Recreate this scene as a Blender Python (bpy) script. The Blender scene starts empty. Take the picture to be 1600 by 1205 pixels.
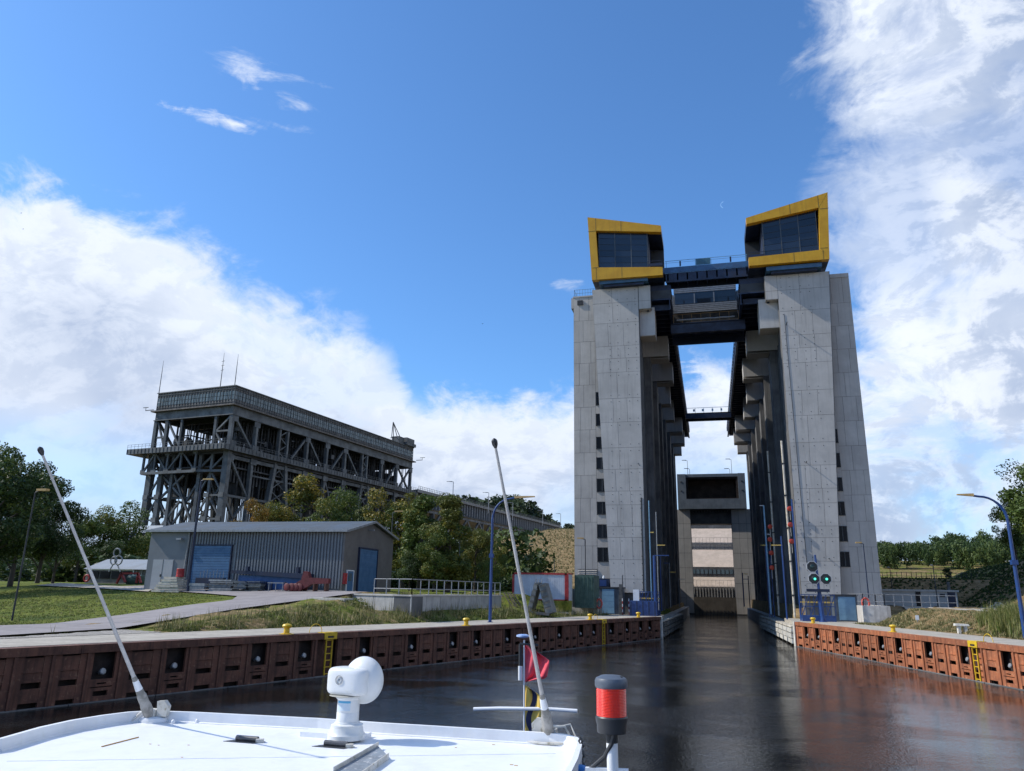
import bpy, math, random
import numpy as np
from mathutils import Vector, Matrix
random.seed(7); rng = np.random.default_rng(7)
C = bpy.context.scene.collection
S = bpy.context.scene
# ---------------------------------------------------------------- camera
F = 1180.0; EYE = 5.0
_up = np.array([81, -4345, F]); _up = _up/np.linalg.norm(_up)
_y = np.array([313., (81*313+F*F)/4345, F]); _y = _y/np.linalg.norm(_y)
_x = np.cross(_y, _up); _x = _x if _x[0] > 0 else -_x
MC = np.array([_x, _y, _up]); E0 = np.array([0, 0, EYE])
def ray(px, py): return MC@np.array([px-800, py-602.5, F])
def onZ(px, py, z=0): d = ray(px, py); return E0+d*((z-EYE)/d[2])
def onY(px, py, y): d = ray(px, py); return E0+d*(y/d[1])
cd = bpy.data.cameras.new('camera'); cam = bpy.data.objects.new('camera', cd); C.objects.link(cam)
cd.sensor_width = 36; cd.lens = F/1600*36; cd.clip_start = .05; cd.clip_end = 6000
m = Matrix.Identity(4)
for i in range(3):
    m[i][0] = MC[i][0]; m[i][1] = -MC[i][1]; m[i][2] = -MC[i][2]; m[i][3] = E0[i]
cam.matrix_world = m; S.camera = cam
# ---------------------------------------------------------------- sun and sky
SUN = Vector((-1, -.17, .88)).normalized()
sl = bpy.data.lights.new('sun', 'SUN'); sl.energy = 4.5; sl.angle = math.radians(.5); sl.color = (1, .95, .87)
so = bpy.data.objects.new('sun', sl); C.objects.link(so)
so.rotation_euler = SUN.to_track_quat('Z', 'Y').to_euler()
S.view_settings.view_transform = 'Standard'; S.view_settings.look = 'None'
S.view_settings.exposure = .12; S.view_settings.gamma = 1; S.view_settings.use_curve_mapping = False
W = bpy.data.worlds.new('World'); S.world = W; W.use_nodes = True

class G:
    """tiny node-graph helper"""
    def __init__(s, t): s.t = t; s.t.nodes.clear()
    def n(s, typ, ins=None, **kw):
        nd = s.t.nodes.new(typ)
        for k, v in kw.items(): setattr(nd, k, v)
        for k, v in (ins or {}).items(): s.put(nd.inputs[k], v)
        return nd
    def put(s, sock, v):
        if isinstance(v, bpy.types.NodeSocket): s.t.links.new(v, sock)
        elif isinstance(v, bpy.types.Node): s.t.links.new(v.outputs[0], sock)
        else:
            if isinstance(v, tuple) and len(v) == 3 and sock.type == 'RGBA': v = v+(1,)
            sock.default_value = v
    def m(s, op, a, b=0., c=None, clamp=False):
        nd = s.t.nodes.new('ShaderNodeMath'); nd.operation = op; nd.use_clamp = clamp
        s.put(nd.inputs[0], a); s.put(nd.inputs[1], b)
        if c is not None: s.put(nd.inputs[2], c)
        return nd.outputs[0]
    def mix(s, f, a, b, typ='MIX'):
        nd = s.t.nodes.new('ShaderNodeMix'); nd.data_type = 'RGBA'; nd.blend_type = typ
        s.put(nd.inputs[0], f); s.put(nd.inputs[6], a); s.put(nd.inputs[7], b)
        return nd.outputs[2]
    def rng(s, v, a, b, c=0., d=1., sm=True):
        nd = s.t.nodes.new('ShaderNodeMapRange'); nd.interpolation_type = 'SMOOTHSTEP' if sm else 'LINEAR'
        for i, q in enumerate((v, a, b, c, d)): s.put(nd.inputs[i], q)
        return nd.outputs[0]
    def noise(s, vec, sc, det=4., rough=.55, dist=0.):
        nd = s.t.nodes.new('ShaderNodeTexNoise')
        s.put(nd.inputs['Vector'], vec); nd.inputs['Scale'].default_value = sc; nd.inputs['Detail'].default_value = det
        nd.inputs['Roughness'].default_value = rough; nd.inputs['Distortion'].default_value = dist
        return nd.outputs[0]

def sky():
    g = G(W.node_tree)
    tc = g.n('ShaderNodeTexCoord').outputs['Generated']
    sep = g.n('ShaderNodeSeparateXYZ', {0: tc}); x, y, z = sep.outputs
    st = g.n('ShaderNodeTexSky', sky_type='NISHITA', sun_disc=False, altitude=50, air_density=1.0, dust_density=.6, ozone_density=2.2)
    st.sun_elevation = math.asin(SUN.z); st.sun_rotation = math.atan2(SUN.x, SUN.y)
    base = g.mix(1.0, st.outputs[0], (.72, 1.12, 1.50), 'MULTIPLY')
    az = g.m('MULTIPLY', g.m('ARCTAN2', x, y), 57.2958)
    el = g.m('MULTIPLY', g.m('ARCSINE', z), 57.2958)
    vec = g.n('ShaderNodeVectorMath', {0: tc, 1: (1, 1, 1.5)}, operation='MULTIPLY').outputs[0]
    n1 = g.noise(vec, 5.5, 9., .62, .35)
    n2 = g.noise(vec, 15., 9., .62, .9)
    n3 = g.noise(vec, 2.6, 5., .5, .2)
    sv = g.n('ShaderNodeVectorMath', {0: tc, 1: (1, 1, 6.)}, operation='MULTIPLY').outputs[0]
    n4 = g.noise(sv, 9., 8., .65, .6)
    # top of the cloud mass (elevation) against azimuth
    pts = [(-180, 14), (-120, 16), (-90, 20), (-70, 22), (-56, 23.6), (-50, 23.8), (-44, 24.2), (-37.4, 22.6), (-31.5, 21.2), (-27, 20), (-25.4, 18.8), (-24.0, 16.0), (-22.4, 14.8),
           (-15.6, 14.6), (-10, 14.4), (-3, 15.3), (0, 16.8), (3, 16.4), (7, 17), (12, 18), (40, 18), (110, 16), (180, 14)]
    fc = g.n('ShaderNodeFloatCurve'); cv = fc.mapping.curves[0]
    while len(cv.points) > 2: cv.points.remove(cv.points[0])
    P = [((a+180)/360, e/90) for a, e in pts]
    cv.points[0].location = P[0]; cv.points[-1].location = P[-1]
    for p in P[1:-1]: cv.points.new(*p)
    for p in cv.points: p.handle_type = 'VECTOR'
    fc.mapping.update()
    azp = g.m('ADD', az, g.m('ADD', g.m('MULTIPLY', g.m('SUBTRACT', n1, .5), 12.), g.m('MULTIPLY', g.m('SUBTRACT', n2, .5), 7.)))
    g.put(fc.inputs['Value'], g.m('DIVIDE', g.m('ADD', azp, 180.), 360.))
    top = g.m('MULTIPLY', fc.outputs[0], 90.)
    nn = g.m('ADD', g.m('MULTIPLY', g.m('SUBTRACT', n1, .5), 15.), g.m('MULTIPLY', g.m('SUBTRACT', n2, .5), 7.))
    depth = g.m('ADD', g.m('SUBTRACT', top, el), nn)
    depth = g.m('MAXIMUM', depth, g.m('MULTIPLY', g.m('MINIMUM', g.m('SUBTRACT', azp, 10.3), g.m('SUBTRACT', 95., azp)), .8))
    edge = g.rng(depth, -1.0, 2.8)
    # thin places and blue gaps: near the horizon and inside the right-hand mass
    hole = g.rng(n1, .34, .5)
    thin = g.m('MAXIMUM', g.rng(g.m('ABSOLUTE', g.m('SUBTRACT', el, 26.)), 2., 9., .62, 1.), g.rng(az, 12., 19., 0., .97))
    rightside = g.rng(az, 5., 11.)
    thinr = g.m('SUBTRACT', 1., g.m('MULTIPLY', rightside, g.m('SUBTRACT', 1., g.m('MULTIPLY', thin, g.m('ADD', .62, g.m('MULTIPLY', hole, .38))))))
    lowgap = g.m('MULTIPLY', g.rng(g.m('ABSOLUTE', g.m('SUBTRACT', el, 6.5)), .5, 5.5, .42, 0.), g.rng(n3, .58, .42))
    cov = g.m('MULTIPLY', g.m('MULTIPLY', edge, g.rng(hole, 0., 1., .86, 1.)), thinr)
    cov = g.m('MULTIPLY', cov, g.m('SUBTRACT', 1., g.m('MULTIPLY', lowgap, g.m('SUBTRACT', 1., g.m('MULTIPLY', rightside, .6)))))
    # small wisps
    def wisp(a0, e0, ra, re, k, th):
        dx = g.m('DIVIDE', g.m('SUBTRACT', az, a0), ra)
        dy = g.m('DIVIDE', g.m('ADD', g.m('SUBTRACT', el, e0), g.m('MULTIPLY', g.m('SUBTRACT', az, a0), th)), re)
        r = g.m('ADD', g.m('MULTIPLY', dx, dx), g.m('MULTIPLY', dy, dy))
        r = g.m('ADD', r, g.m('MULTIPLY', g.m('SUBTRACT', g.m('ADD', n2, n4), 1.), 7.))
        return g.m('MULTIPLY', g.rng(r, 1.2, -1.6), k)
    for w in ((-35.6, 35.2, 3.8, 1.2, .62, .12), (-39.5, 31.7, 2.9, .5, 1., .05), (-35.0, 32.2, 2.8, .4, .45, -.05), (-10.3, 22.8, 1.2, .7, .5, 0.)):
        cov = g.m('MAXIMUM', cov, wisp(*w))
    # brightness inside the clouds: bright rims, blue-grey bellies
    belly = g.m('MULTIPLY', g.rng(depth, 2.5, 12.), g.rng(n3, .30, .58, .25, 1.))
    low = g.rng(el, 17., 5., 0., .55)
    belly = g.m('MAXIMUM', belly, g.m('MULTIPLY', low, g.rng(n1, .72, .30)))
    cloud = g.mix(belly, (6.2, 6.75, 7.7), (3.0, 3.75, 5.3))
    off = g.n('ShaderNodeVectorMath', {0: vec, 1: tuple(-.028*q for q in SUN)}, operation='ADD').outputs[0]
    r1 = g.m('SUBTRACT', g.noise(off, 5.5, 9., .62, .35), n1); r2 = g.m('SUBTRACT', g.noise(off, 15., 9., .62, .9), n2)
    rel = g.rng(g.m('ADD', r1, g.m('MULTIPLY', r2, .5)), -.085, .085)
    side = g.rng(az, -8., 9., .38, 1.)
    cloud = g.mix(g.m('MULTIPLY', g.m('MULTIPLY', rel, .62), side), cloud, (7.1, 7.5, 8.2))
    cloud = g.mix(g.m('MULTIPLY', g.m('MULTIPLY', g.rng(rel, .6, 0.), .26), side), cloud, (3.1, 3.8, 5.2))
    cloud = g.mix(g.rng(el, 7., 0., 0., .5), cloud, (4.4, 5.4, 6.9))
    out = g.mix(cov, base, cloud)
    bg = g.n('ShaderNodeBackground', {'Color': out, 'Strength': .13})
    g.n('ShaderNodeOutputWorld', {'Surface': bg})
sky()

# ---------------------------------------------------------------- helpers
class MB:
    """collects boxes, bars, tubes and lathes; build() links them as ONE mesh object"""
    def __init__(s): s.v = []; s.f = []
    def add(s, vs, fs):
        o = len(s.v); s.v += [tuple(map(float, p)) for p in vs]; s.f += [tuple(o+i for i in f) for f in fs]; return s
    def hexa(s, b, t):     # 4 bottom points, 4 top points (ccw from above)
        return s.add(list(b)+list(t), [(3, 2, 1, 0), (4, 5, 6, 7), (0, 1, 5, 4), (1, 2, 6, 5), (2, 3, 7, 6), (3, 0, 4, 7)])
    def box(s, x0, x1, y0, y1, z0, z1):
        return s.hexa([(x0, y0, z0), (x1, y0, z0), (x1, y1, z0), (x0, y1, z0)], [(x0, y0, z1), (x1, y0, z1), (x1, y1, z1), (x0, y1, z1)])
    def fbox(s, fr, a0, a1, b0, b1, z0, z1):   # box in a local frame fr=(O,ax,ay)
        O, ax, ay = fr
        q = lambda a, b, z: (O[0]+ax[0]*a+ay[0]*b, O[1]+ax[1]*a+ay[1]*b, z)
        return s.hexa([q(a0, b0, z0), q(a1, b0, z0), q(a1, b1, z0), q(a0, b1, z0)], [q(a0, b0, z1), q(a1, b0, z1), q(a1, b1, z1), q(a0, b1, z1)])
    def bar(s, p, q, w, h=None, up=(0, 0, 1)):
        p = Vector(p); q = Vector(q); h = h or w; d = (q-p).normalized(); up = Vector(up)
        if abs(d.dot(up)) > .98: up = Vector((0, 1, 0))
        a = d.cross(up).normalized()*w/2; b = a.cross(d).normalized()*h/2
        return s.hexa([p-a-b, p+a-b, q+a-b, q-a-b], [p-a+b, p+a+b, q+a+b, q-a+b])
    def tube(s, pts, r, n=8, cap=True):
        pts = [Vector(p) for p in pts]; rs = r if isinstance(r, (list, tuple)) else [r]*len(pts)
        o = len(s.v); pa = None
        for i, p in enumerate(pts):
            d = (pts[min(i+1, len(pts)-1)]-pts[max(i-1, 0)]).normalized()
            if pa is None: pa = d.orthogonal().normalized()
            pa = (pa-d*pa.dot(d)).normalized(); b = d.cross(pa)
            for k in range(n):
                a = 2*math.pi*k/n; s.v.append(tuple(p+(pa*math.cos(a)+b*math.sin(a))*rs[i]))
        for i in range(len(pts)-1):
            for k in range(n):
                k2 = (k+1) % n; s.f.append((o+i*n+k, o+i*n+k2, o+(i+1)*n+k2, o+(i+1)*n+k))
        if cap: s.f.append(tuple(o+k for k in reversed(range(n)))); s.f.append(tuple(o+(len(pts)-1)*n+k for k in range(n)))
        return s
    def lathe(s, c, prof, n=24, axis=None):     # prof = [(r,z)...]
        c = Vector(c); R = Vector((0, 0, 1)).rotation_difference(Vector(axis)).to_matrix() if axis else Matrix.Identity(3)
        o = len(s.v)
        for r, z in prof:
            for k in range(n):
                a = 2*math.pi*k/n; s.v.append(tuple(c+R@Vector((r*math.cos(a), r*math.sin(a), z))))
        for i in range(len(prof)-1):
            for k in range(n):
                k2 = (k+1) % n; s.f.append((o+i*n+k, o+i*n+k2, o+(i+1)*n+k2, o+(i+1)*n+k))
        s.f.append(tuple(o+k for k in reversed(range(n)))); s.f.append(tuple(o+(len(prof)-1)*n+k for k in range(n)))
        return s
    def prism(s, poly, e):     # planar polygon extruded by vector e
        n = len(poly); e = Vector(e); a = [Vector(p) for p in poly]
        return s.add(a+[p+e for p in a], [tuple(reversed(range(n))), tuple(range(n, 2*n))]+[(i, (i+1) % n, n+(i+1) % n, n+i) for i in range(n)])
    def mesh(s, name, off=(0, 0, 0), smooth=False):
        me = bpy.data.meshes.new(name)
        me.from_pydata([(a-off[0], b-off[1], c-off[2]) for a, b, c in s.v], [], s.f)
        if smooth:
            me.polygons.foreach_set('use_smooth', [True]*len(me.polygons)); me.update()
            try: me.set_sharp_from_angle(angle=math.radians(35))
            except Exception: pass
        return me
    def build(s, name, mt, parent=None, smooth=False):
        off = (0, 0, 0); p = parent
        while p is not None: off = tuple(off[i]+p.location[i] for i in range(3)); p = p.parent
        me = s.mesh(name, off, smooth); me.materials.append(mt)
        o = bpy.data.objects.new(name, me); C.objects.link(o)
        if parent is not None: o.parent = parent
        return o
def inst(name, me, parent, loc=(0, 0, 0), rot=(0, 0, 0), sc=(1, 1, 1)):
    o = bpy.data.objects.new(name, me); C.objects.link(o); o.location = loc; o.rotation_euler = rot; o.scale = sc
    if parent is not None: o.parent = parent
    return o
def tag(o, label, cat, group=None):
    o['label'] = label; o['category'] = cat
    if group: o['group'] = group
    return o
def thing(name, label, cat, loc=(0, 0, 0), group=None):
    o = bpy.data.objects.new(name, None); C.objects.link(o); o.location = loc; o.empty_display_size = .1
    return tag(o, label, cat, group)
def kids(o): return [c for c in bpy.data.objects if c.parent == o]
def copy_tree(o, parent=None):
    c = o.copy(); C.objects.link(c)
    if parent is not None: c.parent = parent
    for k in kids(o): copy_tree(k, c)
    return c
def kind(o, k): o['kind'] = k; return o

MATS = {}
def mat(name, c, c2=None, rough=.6, scale=2., bump=0., metal=0., rv=0., spec=.5, streak=0., c3=None, bs=None, coat=0., det=6.):
    if name in MATS: return MATS[name]
    mt = bpy.data.materials.new(name); mt.use_nodes = True; g = G(mt.node_tree)
    pos = g.n('ShaderNodeTexCoord').outputs['Object']
    col = c
    b = g.n('ShaderNodeBsdfPrincipled', {'Roughness': rough, 'Metallic': metal, 'Specular IOR Level': spec, 'Coat Weight': coat})
    n = g.noise(pos, scale, det, .6)
    if c2: col = g.mix(g.rng(n, .35, .65), c, c2)
    if c3:
        n5 = g.noise(pos, scale*4.3, 4., .6, .4); col = g.mix(g.rng(n5, .56, .68), col, c3)
    if streak:
        sv = g.n('ShaderNodeVectorMath', {0: pos, 1: (2.2, 2.2, .12)}, operation='MULTIPLY').outputs[0]
        ns = g.noise(sv, 1.6, 5., .6); col = g.mix(g.m('MULTIPLY', g.rng(ns, .48, .72), streak), col, tuple(q*.45 for q in (c2 or c)))
    if rv:
        oi = g.n('ShaderNodeObjectInfo').outputs['Random']
        col = g.n('ShaderNodeHueSaturation', {'Color': col, 'Value': g.rng(oi, 0., 1., 1-rv, 1+rv, False)}).outputs[0]
    g.put(b.inputs['Base Color'], col if not isinstance(col, tuple) else col)
    if c2: g.put(b.inputs['Roughness'], g.rng(n, .3, .7, max(0, rough-.12), min(1, rough+.12)))
    if bump:
        nb = g.noise(pos, bs or scale*6, 5., .6)
        bp = g.n('ShaderNodeBump', {'Strength': 1., 'Distance': bump, 'Height': nb}); g.put(b.inputs['Normal'], bp.outputs[0])
    g.n('ShaderNodeOutputMaterial', {'Surface': b})
    MATS[name] = mt; return mt
concrete = mat('concrete', (.48, .455, .42), (.415, .395, .365), .85, .35, .012, rv=.055, streak=.24, bs=5)
concrete_warm = mat('concrete_warm', (.47, .435, .39), (.395, .365, .33), .85, .35, .012, rv=.06, streak=.22, bs=5)
concrete_joint = mat('concrete_joint', (.13, .13, .13), (.09, .09, .09), .9, .6)
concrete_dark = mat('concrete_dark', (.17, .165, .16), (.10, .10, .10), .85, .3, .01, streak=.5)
paving = mat('paving', (.39, .355, .295), (.31, .28, .235), .9, .8, .006, c3=(.24, .22, .18))
sett = mat('sett', (.34, .31, .27), (.25, .23, .20), .9, 1.5, .01, rv=.14)
asphalt = mat('asphalt', (.26, .235, .23), (.21, .19, .19), .92, .5, .005, c3=(.28, .25, .24), bs=30)
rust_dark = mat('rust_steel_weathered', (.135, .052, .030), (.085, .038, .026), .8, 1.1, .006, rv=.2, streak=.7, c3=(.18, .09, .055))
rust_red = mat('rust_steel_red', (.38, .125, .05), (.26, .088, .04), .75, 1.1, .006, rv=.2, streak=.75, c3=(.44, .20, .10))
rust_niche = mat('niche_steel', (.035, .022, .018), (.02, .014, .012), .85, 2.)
steel = mat('grey_steel', (.100, .112, .118), (.062, .070, .075), .6, .5, .0, rv=.10, streak=.3, c3=(.085, .075, .062))
steel_dark = mat('dark_steel', (.035, .038, .042), (.018, .02, .023), .6, .4, rv=.2)
steel_light = mat('galvanised_steel', (.30, .31, .32), (.22, .23, .24), .45, 3., metal=.3)
cladding = mat('cladding_grey', (.165, .178, .19), (.14, .152, .165), .5, .6)
cladding_brown = mat('cladding_warm_grey', (.135, .125, .118), (.115, .105, .10), .55, .6)
blue = mat('blue_paint', (.012, .055, .20), (.01, .04, .15), .45, 2., coat=.2)
navy = mat('navy_paint', (.008, .018, .052), (.006, .012, .034), .5, 1.)
blue_door = mat('blue_door_paint', (.055, .145, .27), (.045, .12, .23), .5, 1.5, rv=.05)
blue_pale = mat('pale_blue_steel', (.16, .30, .42), (.13, .25, .36), .45, 1.5)
yellow = mat('yellow_panel', (.62, .33, .004), (.54, .27, .003), .5, .7, streak=.22, rv=.04)
yellow_paint = mat('yellow_paint', (.68, .46, .02), (.55, .34, .015), .5, 3., c3=(.35, .2, .03))
red = mat('red_paint', (.42, .03, .03), (.30, .02, .02), .5, 3.)
white = mat('white_paint', (.79, .80, .81), (.70, .71, .725), .42, 1.6, .002, c3=(.74, .74, .73), bs=14, rv=0, streak=.12)
white_old = mat('weathered_white', (.62, .60, .55), (.45, .43, .38), .6, 6., .002, c3=(.3, .27, .2))
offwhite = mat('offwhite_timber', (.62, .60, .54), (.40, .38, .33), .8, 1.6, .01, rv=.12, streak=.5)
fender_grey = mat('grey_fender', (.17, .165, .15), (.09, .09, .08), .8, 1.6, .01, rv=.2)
black = mat('black_rubber', (.018, .02, .024), (.03, .032, .036), .45, 4.)
wood_pale = mat('pale_timber', (.55, .50, .42), (.42, .38, .30), .8, 3., rv=.12)
green_metal = mat('green_metal', (.06, .11, .08), (.045, .085, .06), .6, 2.)
grille = mat('metal_grating', (.10, .10, .095), (.05, .05, .05), .7, 2.)
bark = mat('bark', (.07, .055, .042), (.04, .032, .026), .9, 3., .02)
stone = mat('gabion_stone', (.24, .23, .22), (.15, .145, .14), .9, 2.5, .05, c3=(.32, .31, .29))
def glass_mat(name, tint, rough=.05, spec=.9, metal=0., va=(.6, 1.5)):
    mt = bpy.data.materials.new(name); mt.use_nodes = True; g = G(mt.node_tree)
    oi = g.n('ShaderNodeObjectInfo').outputs['Random']
    col = g.n('ShaderNodeHueSaturation', {'Color': tint+(1,), 'Value': g.rng(oi, 0., 1., va[0], va[1], False)}).outputs[0]
    b = g.n('ShaderNodeBsdfPrincipled', {'Base Color': col, 'Roughness': rough, 'Specular IOR Level': spec, 'Metallic': metal, 'IOR': 1.5})
    g.n('ShaderNodeOutputMaterial', {'Surface': b}); return mt
glass_dark = glass_mat('window_glass', (.008, .010, .014), .25, .15)
glass_grey = glass_mat('tinted_glass', (.018, .026, .042), .04, .6)
glass_pale = glass_mat('old_glass', (.08, .12, .135), .15, .6, va=(.8, 1.25))
def leaf_mat(name, a, b, c, t=.25):
    mt = bpy.data.materials.new(name); mt.use_nodes = True; g = G(mt.node_tree)
    pos = g.n('ShaderNodeTexCoord').outputs['Object']
    oi = g.n('ShaderNodeObjectInfo').outputs['Random']
    at = g.n('ShaderNodeAttribute', attribute_name='lv').outputs['Fac']
    col = g.mix(g.rng(g.noise(pos, 4., 3.), .38, .62), a, b)
    col = g.mix(g.rng(g.m('ADD', at, g.m('MULTIPLY', oi, .25)), .72, 1.02), col, c)
    col = g.n('ShaderNodeHueSaturation', {'Color': col, 'Value': g.rng(at, 0., 1., .72, 1.5, False)}).outputs[0]
    d = g.n('ShaderNodeBsdfPrincipled', {'Base Color': col, 'Roughness': .55, 'Specular IOR Level': .3})
    tr = g.n('ShaderNodeBsdfTranslucent', {'Color': col})
    mx = g.n('ShaderNodeMixShader', {0: t, 1: d, 2: tr})
    g.n('ShaderNodeOutputMaterial', {'Surface': mx}); return mt
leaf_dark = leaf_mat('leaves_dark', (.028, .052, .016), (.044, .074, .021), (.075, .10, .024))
leaf_mid = leaf_mat('leaves_green', (.060, .100, .020), (.095, .130, .026), (.17, .15, .025))
leaf_autumn = leaf_mat('leaves_turning', (.070, .100, .020), (.135, .135, .026), (.24, .17, .025))
leaf_forest = leaf_mat('leaves_forest', (.030, .060, .018), (.045, .080, .022), (.08, .11, .03))
leaf_gold = leaf_mat('leaves_gold', (.16, .12, .02), (.24, .13, .02), (.36, .16, .02))
leaf_pine = leaf_mat('needles', (.016, .032, .014), (.028, .045, .018), (.04, .06, .02), .1)
straw = leaf_mat('dry_stems', (.16, .14, .06), (.10, .12, .035), (.30, .25, .13))
fresh = leaf_mat('grass_blades', (.075, .115, .02), (.13, .15, .03), (.22, .20, .08))

def water_mat():
    mt = bpy.data.materials.new('water'); mt.use_nodes = True; g = G(mt.node_tree)
    pos = g.n('ShaderNodeTexCoord').outputs['Object']
    v = g.n('ShaderNodeVectorMath', {0: pos, 1: (1.0, 1.25, 1)}, operation='MULTIPLY').outputs[0]
    a = g.noise(v, .9, 2., .5, .3); b = g.noise(v, 6., 2., .6, .3); b2 = g.noise(v, 15., 2., .6); c = g.noise(v, .16, 3., .5, .5)
    gust = g.rng(c, .36, .62, .35, 1.)
    h = g.m('MULTIPLY', g.m('ADD', g.m('MULTIPLY', a, .018), g.m('ADD', g.m('MULTIPLY', b, .019), g.m('MULTIPLY', b2, .012))), gust)
    bp = g.n('ShaderNodeBump', {'Strength': 1., 'Distance': 1., 'Height': h})
    col = g.mix(g.rng(c, .4, .6), (.0065, .0065, .006), (.010, .0095, .0085))
    p = g.n('ShaderNodeBsdfPrincipled', {'Base Color': col, 'Roughness': .02, 'IOR': 1.333, 'Specular IOR Level': .5, 'Normal': bp.outputs[0]})
    g.n('ShaderNodeOutputMaterial', {'Surface': p}); return mt
def ground_mat():
    mt = bpy.data.materials.new('ground'); mt.use_nodes = True; g = G(mt.node_tree)
    pos = g.n('ShaderNodeTexCoord').outputs['Object']
    dry = g.n('ShaderNodeAttribute', attribute_name='dry').outputs['Fac']
    n = g.noise(pos, .22, 6., .6); f = g.noise(pos, 3.2, 6., .7); f2 = g.noise(pos, 1.1, 5., .7, .6); f3 = g.noise(pos, 9., 4., .7)
    green = g.mix(g.rng(f, .35, .65), (.085, .125, .018), (.17, .175, .035))
    green = g.mix(g.rng(n, .45, .65), green, (.055, .085, .02))
    green = g.mix(g.m('MULTIPLY', g.rng(f3, .6, .72), .6), green, (.20, .19, .09))
    dr = g.mix(g.rng(f2, .38, .62), (.17, .115, .055), (.29, .21, .11))
    dr = g.mix(g.m('MULTIPLY', g.rng(g.noise(pos, .55, 7., .75, .5), .5, .62), .8), dr, (.085, .075, .03))
    k = g.rng(g.m('ADD', dry, g.m('MULTIPLY', g.m('SUBTRACT', g.m('ADD', n, f2), 1.), .9)), .35, .65)
    col = g.mix(k, green, dr)
    bp = g.n('ShaderNodeBump', {'Strength': 1., 'Distance': .12, 'Height': g.m('ADD', f, g.m('MULTIPLY', f3, .5))})
    p = g.n('ShaderNodeBsdfPrincipled', {'Base Color': col, 'Roughness': .95, 'Specular IOR Level': .1, 'Normal': bp.outputs[0]})
    g.n('ShaderNodeOutputMaterial', {'Surface': p}); return mt
# ---------------------------------------------------------------- terrain
AL = np.array([-27.52, 25.69]); DL = np.array([.3074, .9516]); NL = np.array([-.9516, .3074])
AR = np.array([8.32, 86.47]); DR = np.array([.2491, -.9685]); NR = np.array([.9685, .2491])
def clip(a, b, c): return np.minimum(np.maximum(a, b), c)
def sm(a, b, x): t = clip((x-a)/(b-a), 0, 1); return t*t*(3-2*t)
def stl(x, y): return NL[0]*(x-AL[0])+NL[1]*(y-AL[1]), DL[0]*(x-AL[0])+DL[1]*(y-AL[1])
def strr(x, y): return NR[0]*(x-AR[0])+NR[1]*(y-AR[1]), DR[0]*(x-AR[0])+DR[1]*(y-AR[1])
WC = np.array([-23.6, 59.5]); WE = np.array([-21.6, 80.0]); WL = np.array([-33.5, 62.0])
def hleft(x, y):
    s, t = stl(x, y); R = 2.4+clip((t-10.5)*.09, 0, 2.15)
    f = 5.5+8*sm(56, 70, t)
    d = np.where(y < 92.4, s, (-6-x)*.95)-f
    h = 2.4+np.minimum(clip(d, 0, 99)*.45, R-2.4)
    h = h+clip(s-14, 0, 30)*.008*sm(10, 30, t)+.25*sm(30, 60, t)*sm(14, 30, s)
    wd = (WE-WC)/np.linalg.norm(WE-WC); k = (x-WC[0])*(-wd[1])+(y-WC[1])*wd[0]
    w2 = (WC-WL)/np.linalg.norm(WC-WL); k2 = (x-WC[0])*(-w2[1])+(y-WC[1])*w2[0]
    h = np.where((k > 1.1) & (k2 > 1.1), np.maximum(h, 4.5), np.where((k2 > -3) & (k < 3) & (k > -5) & (y < WE[1]+1) | ((k2 < 1.1) & (k2 > -2.5) & (x > -29) & (x < -20)), np.minimum(h, 3.15), h))
    hill = np.minimum(np.minimum(4.7+clip(y-150, 0, 999)*.215, 5+clip(x+88, 0, 999)*.5), 24+clip(y-240, 0, 300)*.095)
    return np.maximum(h, np.where((y > 150) & ((x < -19) | (y > 236)), hill, 0))
def hright(x, y):
    s, t = strr(x, y); ss = np.where(y < 86.5, s, x-8)
    d = ss-5.0-5*sm(8, -3, t)-3*sm(92, 100, y)
    h = 2.4+np.minimum(clip(d, 0, 99)*.42, 1.5)
    xf = 31+(y-100)*.14
    h = np.maximum(h, np.minimum(11.2, 3.9+clip(x-xf, 0, 99)*.62)*sm(92, 106, y))
    h3 = clip(3.9+(y-128)*.5, 0, 8.0)+clip((y-150)*.022, 0, 2)+clip((y-205)*.105, 0, 6.2)
    return np.maximum(h, np.where((y > 124) & (x > 22), h3, 0))
def H2(x, y):
    x = np.asarray(x, float); y = np.asarray(y, float)
    sl_, _ = stl(x, y); sr_, _ = strr(x, y)
    dl = np.where(y < 92.4, sl_, -6-x); dr = np.where(y < 86.5, sr_, x-8.2)
    z = np.where(dl > .8, hleft(x, y), np.where(dr > .8, hright(x, y), -3.))
    z = np.where((y > 240) & (x > -22) & (x < 24), np.minimum(8+(y-240)*.35, 24), z)
    return z
def Hs(x, y): return float(H2(x, y))
xs = np.unique(np.concatenate([np.arange(-700, -90, 24.), np.arange(-90, -48, 2.), np.arange(-48, 46, .8), np.arange(46, 100, 2.), np.arange(100, 720, 24.)]))
ys = np.unique(np.concatenate([np.arange(-300, 10, 12.), np.arange(10, 26, 2.), np.arange(26, 126, .8), np.arange(126, 300, 3.), np.arange(300, 1600, 30.)]))
X, Y = np.meshgrid(xs, ys); Zt = H2(X, Y)
lump = (np.sin(X*1.7+np.sin(Y*1.3)*2)*np.cos(Y*1.9+np.sin(X*.9)*2))*.09+rng.normal(0, .035, X.shape)
s_, t_ = stl(X, Y); onbank = ((s_ > 5.9) & (Zt > 2.45) & (s_ < 13.5) & (t_ > 8) & (Y < 92)) | ((strr(X, Y)[0] > 5.5) & (Zt > 2.45) & (Y < 112) & (X < 30))
Zt = np.where(onbank, Zt+lump*1.5, np.where((Zt > 2.6) & (Y < 300), Zt+lump*.25, Zt))
flat = (Zt > 0) & (Zt <= 2.41); Zt = np.where(flat, 2.385, Zt)
nx, ny = len(xs), len(ys)
idx = np.arange(nx*ny).reshape(ny, nx)
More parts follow.
